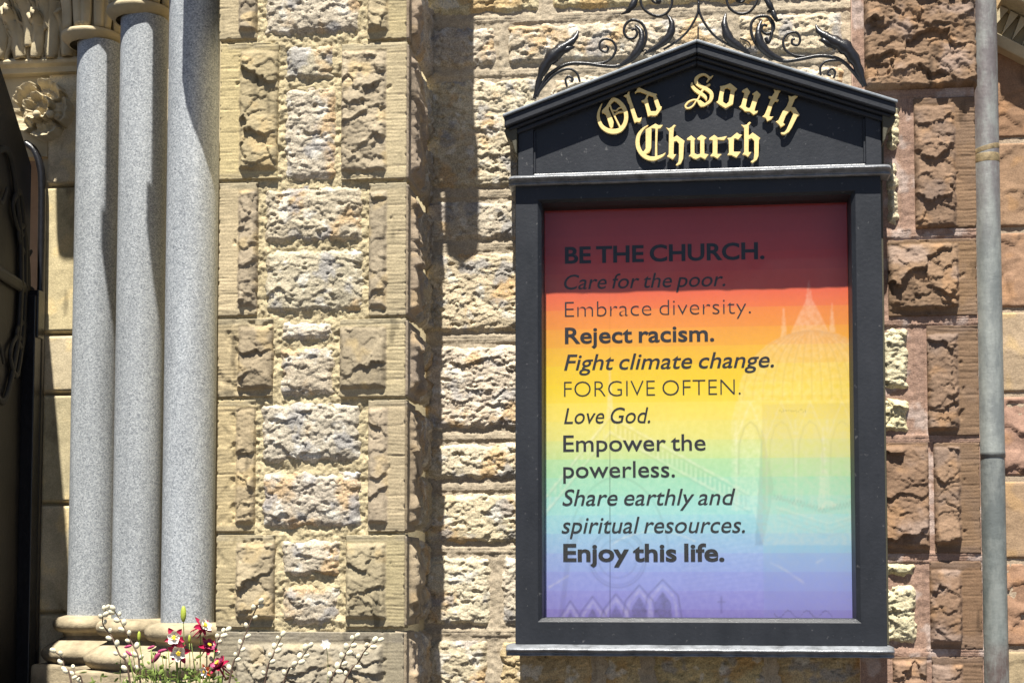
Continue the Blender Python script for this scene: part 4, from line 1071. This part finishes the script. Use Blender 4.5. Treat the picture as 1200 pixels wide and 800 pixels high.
letter(*A2, [[(268,560),(330,552),(400,600),(402,650),(340,667),(308,640)]],
       [[(545,130,8),(490,168,34),(430,122,34),(370,110,36),(300,140,46),(258,195,60),(270,260,66),(330,310,62),(400,345,62),(470,385,62),(514,430,62),(524,490,62),(500,560,52),(440,610,44),(375,645,38)],
        [(490,168,30),(445,236,20)], [(188,262,28),(192,310,50),(235,365,60),(300,415,62),(370,460,60),(415,500,50),(430,542,24)], [(352,400,32),(420,330,36),(484,284,30)],
        [(320,470,26),(280,540,26),(210,545,24),(130,580,26),(78,640,28),(92,682,28),(150,682,26),(210,640,24),(255,570,24),(280,545,24)]])
letter(*A2, [[(835,262),(870,285),(955,355),(915,400),(885,620),(760,690),(660,630),(600,585),(635,560),(675,340),(665,315),(760,295)]], [], [[(790,340),(850,370),(840,440),(815,580),(770,620),(715,580),(720,480),(748,350)]])
letter(*A3, [[(120,130),(160,185),(130,235),(100,380),(130,405),(160,400),(205,260),(210,220),(190,210),(250,170),(300,220),(265,275),(215,440),(240,445),(262,438),(255,465),(205,492),(165,455),(150,447),(90,447),(50,407),(15,387),(40,365),(80,225),(85,195),(50,175),(70,155)]], [])
letter(*A3, [[(480,150),(510,165),(550,150),(590,148),(550,190),(515,280),(545,290),(530,312),(495,305),(465,350),(415,510),(440,520),(472,515),(440,555),(390,578),(370,535),(325,517),(355,490),(385,420),(425,310),(440,272),(410,262),(410,240),(450,245),(490,190)]], [])
letter(*A3, [[(675,233),(710,250),(750,235),(800,240),(760,275),(712,388),(760,393),(822,490),(790,520),(720,660),(680,720),(620,757),(580,752),(570,730),(620,725),(650,690),(740,480),(710,432),(690,437),(640,500),(600,600),(627,620),(570,658),(545,620),(503,585),(540,565),(600,440),(650,380),(685,290)]], [])
letter(*A4, [[(250,190),(400,100),(450,125),(517,120),(480,172),(430,182),(340,167),(335,480),(310,540),(240,582),(180,552),(215,535),(250,490)]],
       [[(285,125,8),(210,180,32),(145,270,52),(122,380,62),(140,490,64),(200,580,62),(280,630,62),(370,645,60),(460,620,46),(520,590,30),(557,555,6)], [(420,165,36),(414,400,30),(412,610,34)]])
letter(*A4, [[(568,160),(615,175),(660,150),(690,118),(722,125),(690,165),(678,320),(740,285),(857,370),(845,420),(835,640),(800,720),(740,752),(720,742),(760,700),(770,620),(770,412),(730,367),(690,380),(683,580),(727,580),(675,657),(620,627),(583,610),(610,580),(615,220)]], [])
letter(*A5, [[(-67,285),(-2,335),(-17,360),(-17,560),(30,585),(75,570),(75,360),(30,347),(30,325),(95,275),(172,320),(138,350),(138,570),(205,580),(150,652),(80,617),(10,652),(-30,642),(-70,612),(-105,607),(-75,575),(-75,360),(-135,352),(-130,330)]], [])
letter(*A5, [[(295,275),(340,310),(345,320),(420,310),(492,293),(450,357),(400,357),(345,345),(340,575),(407,575),(345,642),(280,607),(240,612),(233,597),(270,560),(270,360),(213,347),(220,325)]], [])
letter(*A5, [[(498,325),(550,320),(650,240),(680,265),(727,275),(670,347),(620,327),(600,332),(595,540),(707,540),(640,627),(560,587),(498,587),(525,555),(520,360)]], [])
letter(*A5, [[(718,115),(760,125),(800,115),(840,72),(867,80),(832,130),(830,290),(895,240),(1012,325),(990,360),(985,600),(960,660),(890,712),(863,692),(910,660),(920,570),(920,372),(880,327),(830,342),(828,545),(872,545),(820,617),(780,587),(733,582),(762,545),(762,170)]], [])

# ---- wrought iron cresting on the roof
YC = -.12
def bar(org, scale, pts, w0, w1=None, name='scroll_bar', flat=1.5):
    pp = catmull([V(org[0]+x/scale, org[1]+y/scale, YC) for x, y in pts], 7)
    n = len(pp); w1 = w0 if w1 is None else w1; k = (YC-CAMY)/F/scale/2
    rad = [(w0+(w1-w0)*i/(n-1))*k*1.22 for i in range(n)]
    return MB().tube(pp, rad, 8, flat).build(name, M_IRON, board, sm=True)
def leaf(org, scale, pts, notch=.18, name='iron_leaf', seed=1):
    """forged leaf: spine (x, y, width), lobed edges, raised back and bent tip"""
    sp = catmull([(p[0], p[1], p[2]) for p in pts], 7); n = len(sp); arr = np.zeros((n, 9, 3)); rnd = random.Random(seed)
    for i, p in enumerate(sp):
        a = sp[min(i+1, n-1)]-sp[max(i-1, 0)]; L = math.hypot(a.x, a.y)+1e-9; nx_, ny_ = -a.y/L, a.x/L
        lob = 1+notch*math.sin(i*.9+seed)*(1 if i % 2 else .6)
        for j in range(9):
            q = -1+j/4
            w = p.z/2*1.12*lob*q*(1.0 if abs(q) < .9 else 1+.25*notch*rnd.uniform(-1, 1))
            k = (YC-CAMY)/F/scale
            v_ = V(org[0]+(p.x+nx_*w)/scale, org[1]+(p.y+ny_*w)/scale, YC)
            v_.y -= (1-q*q)*p.z*.38*k+.012*math.sin(math.pi*i/(n-1))
            arr[i, j] = v_
    o = link(name, grid_mesh(name, arr), M_IRON, board)
    md = o.modifiers.new('solid', 'SOLIDIFY'); md.thickness = .004; md.offset = 0
    return o
Lo = ((620, 0), 6.67); Ro = ((860, 0), 6.67); Co = ((720, 0), 5.714)
leaf(*Lo, [(42,775,18),(75,650,30),(120,540,60),(190,450,84),(260,390,66),(335,335,42),(370,290,26),(382,245,6)], .16, seed=2)
leaf(*Lo, [(200,460,40),(270,410,44),(330,385,26),(355,368,6)], .2, seed=5)
bar(*Lo, [(58,755),(130,615),(220,540),(320,500),(450,500),(560,515),(680,520),(780,482),(860,420),(905,340),(915,260),(880,185),(810,158),(757,190),(742,250),(770,298),(820,300),(845,262),(828,228),(800,238)], 24, 17)
bar(*Lo, [(85,705),(190,590),(300,540),(370,570),(397,640)], 20, 15)
bar(*Lo, [(297,680),(285,625),(310,600),(340,618),(330,642)], 14, 20)
bar(*Lo, [(500,502),(590,490),(650,450),(680,380),(650,322),(590,307),(552,340),(560,390),(600,408),(620,380),(602,358)], 18, 15)
leaf(*Lo, [(690,525,12),(780,480,36),(840,420,50),(880,330,40),(872,250,24),(828,200,5)], .1, seed=3)
leaf(*Ro, [(1022,680,26),(985,580,48),(940,480,70),(870,390,92),(790,340,74),(715,292,50),(662,250,32),(640,198,6)], .16, seed=7)
leaf(*Ro, [(800,370,44),(730,350,40),(690,325,26),(668,318,6)], .2, seed=8)
bar(*Ro, [(1000,650),(930,560),(860,490),(780,450),(660,440),(520,465),(390,480),(280,440),(190,370),(142,280),(136,190),(180,137),(260,132),(308,180),(308,240),(260,268),(218,240),(228,198),(262,204)], 24, 17)
bar(*Ro, [(560,445),(470,435),(402,390),(386,320),(420,267),(490,257),(518,310),(500,353),(458,345),(456,312),(478,306)], 18, 16)
bar(*Ro, [(830,470),(720,482),(676,530),(680,590)], 18, 14); bar(*Ro, [(780,612),(792,565),(765,540),(737,560),(738,585),(760,590)], 14, 18)
leaf(*Ro, [(410,482,12),(290,440,44),(215,370,56),(190,290,44),(196,220,26),(218,162,5)], .1, seed=9)
bar(*Ro, [(268,140),(300,200),(296,270),(268,335),(250,300)], 14, 26); leaf(*Ro, [(260,95,6),(300,100,30),(318,150,26),(340,170,16),(378,152,4)], .2, seed=4)
bar(*Co, [(563,-120),(563,-20),(562,70),(535,140),(480,222),(400,290),(330,332)], 15, 13)
bar(*Co, [(564,20),(566,70),(600,150),(670,240),(760,300),(840,332)], 15, 13)
bar(*Co, [(561,180),(560,262)], 9, 9)
bar(*Co, [(563,-60),(500,-120),(400,-150),(280,-140),(195,-70),(175,0),(200,66),(280,110),(352,88),(386,20),(370,-50),(310,-75),(260,-45),(255,5),(290,22),(310,2)], 17, 15)
bar(*Co, [(563,-60),(620,-120),(720,-150),(850,-145),(940,-70),(958,0),(910,76),(840,95),(775,60),(752,0),(770,-50),(820,-75),(865,-45),(868,5),(840,18),(822,2)], 17, 15)
MB().ball(tuple(V(720+295/5.714, 2, YC)), .009, seg=12).build('scroll_knob', M_IRON, board, sm=True); MB().ball(tuple(V(720+832/5.714, 0, YC)), .010, seg=12).build('scroll_knob', M_IRON, board, sm=True)
leaf(*Co, [(205,360,8),(300,312,34),(368,250,42),(386,180,30),(370,130,16),(352,104,4)], .12, seed=11)
leaf(*Co, [(905,358,8),(850,330,34),(770,272,50),(738,190,36),(738,140,20),(746,92,4)], .12, seed=12)
leaf(*Co, [(48,97,4),(85,88,18),(118,55,34),(140,0,34),(138,-60,16)], .1, seed=13); leaf(*Co, [(1085,150,4),(1062,90,18),(1040,50,30),(1018,0,30),(1010,-60,12)], .1, seed=14)
bar(*Co, [(842,258),(880,272),(905,292),(908,322),(885,328),(880,305)], 9, 7); bar(*Co, [(195,372),(215,345),(205,335),(190,350)], 9, 7)

# ------------------------------------------------------------------ planter, willow twigs and columbines
YW = -.80
kw_ = (YW-CAMY)/F
zp = P(200, 900, YW)[1]-.06
pl = empty('stone_planter', (P(225, 900, YW)[0], YW, 0), 'tall square stone planter below the flowers at the foot of the tan pier', 'planter')
cxp = P(225, 900, YW)[0]
b_ = MB(); hw = .42
rings = [(hw-.06, .0), (hw-.06, .08), (hw-.10, .10), (hw-.03, zp-.1), (hw, zp-.08), (hw, zp), (hw-.05, zp), (hw-.06, zp-.12)]
for r_, z in rings:
    b_.v += [(cxp-r_, YW-r_*.45, z), (cxp+r_, YW-r_*.45, z), (cxp+r_, YW+r_*.45, z), (cxp-r_, YW+r_*.45, z)]
for i in range(len(rings)-1):
    for j in range(4): b_.f.append((i*4+j, i*4+(j+1) % 4, i*4+4+(j+1) % 4, i*4+4+j))
b_.f.append((3, 2, 1, 0)); b_.build('planter_body', M_PLANTER, pl, bevel=.008)
MB().box(cxp-hw+.055, cxp+hw-.055, YW-(hw-.055)*.45, YW+(hw-.055)*.45, zp-.14, zp-.05).build('soil_bed', M_SOIL, pl)
M_TWIG = plain_mat('brown_twig', (.10, .065, .045), .7, .3, 60)
def fuzz():
    m, nt, b = new_mat('catkin_down'); tc, no, bu = add_bump(nt, b, 900, .002)
    b.inputs['Base Color'].default_value = (.66, .62, .44, 1); b.inputs['Roughness'].default_value = .95; b.inputs['Sheen Weight'].default_value = .4
    return m
M_CATKIN = fuzz()
twigs = [('pussy willow twig with white catkins leaning furthest left over the dark doorway', [(110,905),(84,800),(76,786),(71,771),(64,763)], 5),
         ('short pussy willow twig with three catkins just right of the leftmost twig', [(118,905),(97,806),(91,793),(84,782)], 4),
         ('tall pussy willow twig with a bare brown stem before the granite columns', [(175,905),(165,793),(163,767),(152,748),(145,734),(137,722),(133,714)], 12),
         ('pussy willow twig with densely set catkins curving left in front of the deepest column', [(170,905),(152,794),(141,765),(130,745),(120,732),(122,720),(127,712)], 12),
         ('pussy willow twig rising beside the red columbine flowers at the pier corner', [(220,905),(241,799),(249,774),(254,755),(259,745),(265,738)], 10),
         ('tall dark pussy willow twig before the left quoin of the tan pier', [(245,905),(270,795),(280,767),(286,746),(297,717),(306,705)], 11),
         ('slim upright pussy willow twig with small catkins, left of centre on the plinth stone', [(290,905),(311,800),(321,768),(325,757),(331,744)], 8),
         ('pussy willow twig with big greenish catkins in the middle of the plinth stone', [(290,905),(331,800),(347,780),(354,769),(363,757)], 8),
         ('pussy willow twig with clustered catkins left of the rightmost twig', [(320,905),(384,803),(396,784),(404,768),(410,757),(418,746)], 10),
         ('rightmost pussy willow twig, leaning right across the plinth stone', [(330,905),(402,801),(418,777),(428,762),(436,755),(445,750)], 8)]
rnd = random.Random(11)
for ti, (lab, pth, nc) in enumerate(twigs):
    Yt = YW+.02*((ti*7) % 5-2)
    base = Vector((min(max(P(pth[0][0], pth[0][1], Yt)[0], cxp-hw+.09), cxp+hw-.09), Yt, zp-.06))
    pp = catmull([base]+[V(x, y, Yt)+Vector((0, rnd.uniform(-.01, .01), 0)) for x, y in pth[1:]], 8); n = len(pp)
    tw = empty('willow_twig', base, lab, 'twig', 'pussy willow twigs in the planter')
    MB().tube(pp, [.0028-.0017*i/n for i in range(n)], 7).build('stem', M_TWIG, tw, sm=True)
    ist = 8
    for c in range(nc):
        f_ = ist+(n-1-ist)*(c+.4)/(nc-.6); i = min(n-1, int(f_)); p = pp[i]; t = (pp[min(i+1, n-1)]-pp[max(i-1, 0)]).normalized()
        sd_ = 1 if c % 2 else -1
        side = Vector((t.z, 0, -t.x))*sd_+Vector((0, rnd.uniform(-.6, .3), 0))
        L = rnd.uniform(.0064, .0094)*(1.1 if ti in (7, 8) else 1)
        ax = (t*.9+side*.55).normalized(); ctr = p+side*.0045+ax*L*.6
        if c == nc-1: ax = t; ctr = p+t*L*.5
        rot = Vector((0, 0, 1)).rotation_difference(ax).to_matrix()
        m = MB().ball(ctr, L, .70, .70, 1.0, 12, 8, rot); m.build('catkin', M_CATKIN, tw, sm=True)
# columbines
M_RED = plain_mat('columbine_red', (.33, .010, .05), .5, .25, 60, spec=.3)
M_PINK = plain_mat('columbine_pink', (.30, .04, .11), .5, .25, 60, spec=.3)
M_WHITE = plain_mat('columbine_white', (.78, .74, .68), .5, .08, 60, spec=.3)
M_YEL = plain_mat('columbine_yellow', (.72, .50, .03), .6, .2, 80)
M_GREEN = plain_mat('columbine_green', (.17, .23, .05), .6, .55, 45)
M_LIME = plain_mat('bud_lime', (.32, .38, .05), .5, .2, 40)
colb = empty('columbine_plant', (P(208, 900, YW)[0], YW, zp-.06), 'columbine plant with red, white and yellow flowers in front of the granite columns', 'flower')
def petal(m, c, ax, out, side, L, W, bend, cup, n=8, k=5):
    o = len(m.v)
    for i in range(n):
        s = i/(n-1); w = W*(math.sin(math.pi*min(1, .12+.86*s))**.8)
        for j in range(k):
            q = -1+2*j/(k-1)
            p = c+out*(L*s)+ax*(bend*L*s*s+cup*W*q*q)+side*(w*q); m.v.append(tuple(p))
    for i in range(n-1):
        for j in range(k-1): m.f.append((o+i*k+j, o+i*k+j+1, o+(i+1)*k+j+1, o+(i+1)*k+j))
def columbine(px, py, size, facing, Yf, red=M_RED, inner=M_WHITE, spur=True, roll=0.0):
    c = V(px, py, Yf); ax = Vector(facing).normalized(); s = size*kw_
    a = ax.cross(Vector((0, 0, 1)));  a = a.normalized() if a.length > .05 else Vector((1, 0, 0)); b = ax.cross(a)
    fl = None
    m = MB(); m2 = MB(); m3 = MB(); m4 = MB()
    for k in range(5):
        q = roll+2*math.pi*k/5; out = a*math.cos(q)+b*math.sin(q); sd2 = ax.cross(out)
        petal(m, c-ax*s*.1, ax, out, sd2, s*rnd.uniform(1.05, 1.3), s*rnd.uniform(.27, .35), rnd.uniform(-.05, .2), .3)
        q += math.pi/5; out = a*math.cos(q)+b*math.sin(q); sd2 = ax.cross(out)
        petal(m2, c+ax*s*.05+out*s*.08, ax, out, sd2, s*rnd.uniform(.62, .74), s*.36, .45, .5)
        if spur:
            p0 = c+out*s*.2; m4.tube(catmull([p0, p0-ax*s*.6+out*s*.1, p0-ax*s*1.25+out*s*.28, p0-ax*s*1.5+out*s*.2], 5), [s*.10-s*.075*i/15 for i in range(16)], 6)
    for k in range(16):
        q = k*2.4; r_ = s*.2*math.sqrt((k+.5)/16); p = c+ax*s*.42+a*(r_*math.cos(q))+b*(r_*math.sin(q))
        m3.tube([c, p], s*.02, 4); m3.ball(p, s*.075, seg=6, rings=4)
    fl = m.build('flower', red, colb, sm=True, fix=False)
    m2.build('petals', inner, fl, sm=True, fix=False); m3.build('stamens', M_YEL, fl, sm=True)
    if spur: m4.build('spurs', red, fl, sm=True)
    return c, ax
stems = []
stems.append((columbine(205, 747, 11.5, (.05, -1, .12), YW-.03, roll=.3), (205, 905)))
stems.append((columbine(210, 764, 12.5, (.15, -1, -.25), YW-.045, roll=.8), (212, 905)))
stems.append((columbine(238, 734, 12, (.75, -.35, .55), YW, M_RED, M_WHITE), (226, 905)))
stems.append((columbine(244, 757, 11, (.5, -.5, .55), YW+.01, M_RED, M_PINK), (232, 905)))
stems.append((columbine(257, 779, 13, (-.45, -.5, .65), YW-.02, M_RED, M_PINK), (238, 905)))
stems.append((columbine(241, 786, 8, (-.4, -.8, -.2), YW-.05, plain_mat('petal_orange', (.55, .10, .03), .5, .2, 50), M_WHITE, spur=False), (230, 905)))
mg = MB()
for (c, ax), (bx, by) in stems:
    base = Vector((P(bx, by, YW)[0], YW, zp-.06)); p0 = c-ax*.012
    mg.tube(catmull([base, base.lerp(p0, .5)+Vector((rnd.uniform(-.01, .01), 0, 0)), p0+Vector((0, .004, -.02)), p0], 7), .0016, 6)
mg.build('stems', M_GREEN, colb, sm=True)
for (x, y, L, ang, mt) in ((183, 770, 8.5, .7, M_PINK), (177, 758, 5, 1.2, M_PINK), (190, 762, 6, 1.3, M_PINK), (215, 719, 10, 0, M_LIME), (163, 745, 6, 0, M_LIME), (150, 757, 5, 1.3, M_PINK), (151, 765, 5, -.9, M_PINK), (222, 748, 5, 0, M_LIME)):
    c = V(x, y, YW-.01); rot = Matrix.Rotation(ang, 3, 'Y')
    bd = MB().ball(c, L*kw_, .36, .36, 1, 10, 8, rot).build('bud', mt, colb, sm=True)
    base = Vector((P(x*.5+100, 905, YW)[0], YW, zp-.06))
    MB().tube(catmull([base, base.lerp(c, .6)+Vector((.01, 0, 0)), c-Vector((0, 0, L*kw_*.9))], 8), .0011, 5).build('bud_stem', M_GREEN, bd, sm=True)
ml = MB()
for k in range(460):
    x = rnd.gauss(200, 34); y = 802+abs(rnd.gauss(0, 30))-rnd.random()*24
    if rnd.random() < .3: y -= rnd.random()*18
    c = V(x, y, YW+rnd.uniform(-.06, .05)); a = rnd.uniform(0, 6.28)
    out = Vector((math.cos(a), rnd.uniform(-.8, .3), math.sin(a)*.8+.35)).normalized(); ax = out.cross(Vector((0, 1, .2))).cross(out).normalized(); sd2 = ax.cross(out)
    petal(ml, c, ax, out, sd2, rnd.uniform(.006, .020), rnd.uniform(.0012, .0045), rnd.uniform(-.3, .3), .3, 6, 3)
for k in range(26):
    x = rnd.uniform(150, 250); b0 = Vector((P(x, 905, YW)[0], YW+rnd.uniform(-.04, .04), zp-.06)); t0 = V(x+rnd.uniform(-16, 16), rnd.uniform(752, 800), YW+rnd.uniform(-.04, .04))
    ml.tube(catmull([b0, b0.lerp(t0, .5)+Vector((rnd.uniform(-.012, .012), 0, 0)), t0], 6), .0010, 4)
ml.build('foliage', M_GREEN, colb, sm=True, fix=False)
# a single small white star flower in front of the plinth stone
stf = empty('white_flower', V(382, 905, YW-.02), 'tiny white star-shaped flower against the grey plinth stone at the foot of the pier', 'flower')
stf.location.z = zp-.06; stf.location.x = cxp+hw-.10
m = MB(); c = V(382, 754, YW-.02)
for k in range(6):
    a = 2*math.pi*k/6+.2; out = Vector((math.cos(a), 0, math.sin(a))); petal(m, c, Vector((0, -1, 0)), out, Vector((-math.sin(a), 0, math.cos(a))), 6.5*kw_, 2.2*kw_, .1, .2, 6, 3)
m.build('petals', M_WHITE, stf, sm=True, fix=False)
MB().tube(catmull([stf.location.copy(), V(384, 800, YW), c], 8), .0007, 5).build('stem', M_GREEN, stf, sm=True)
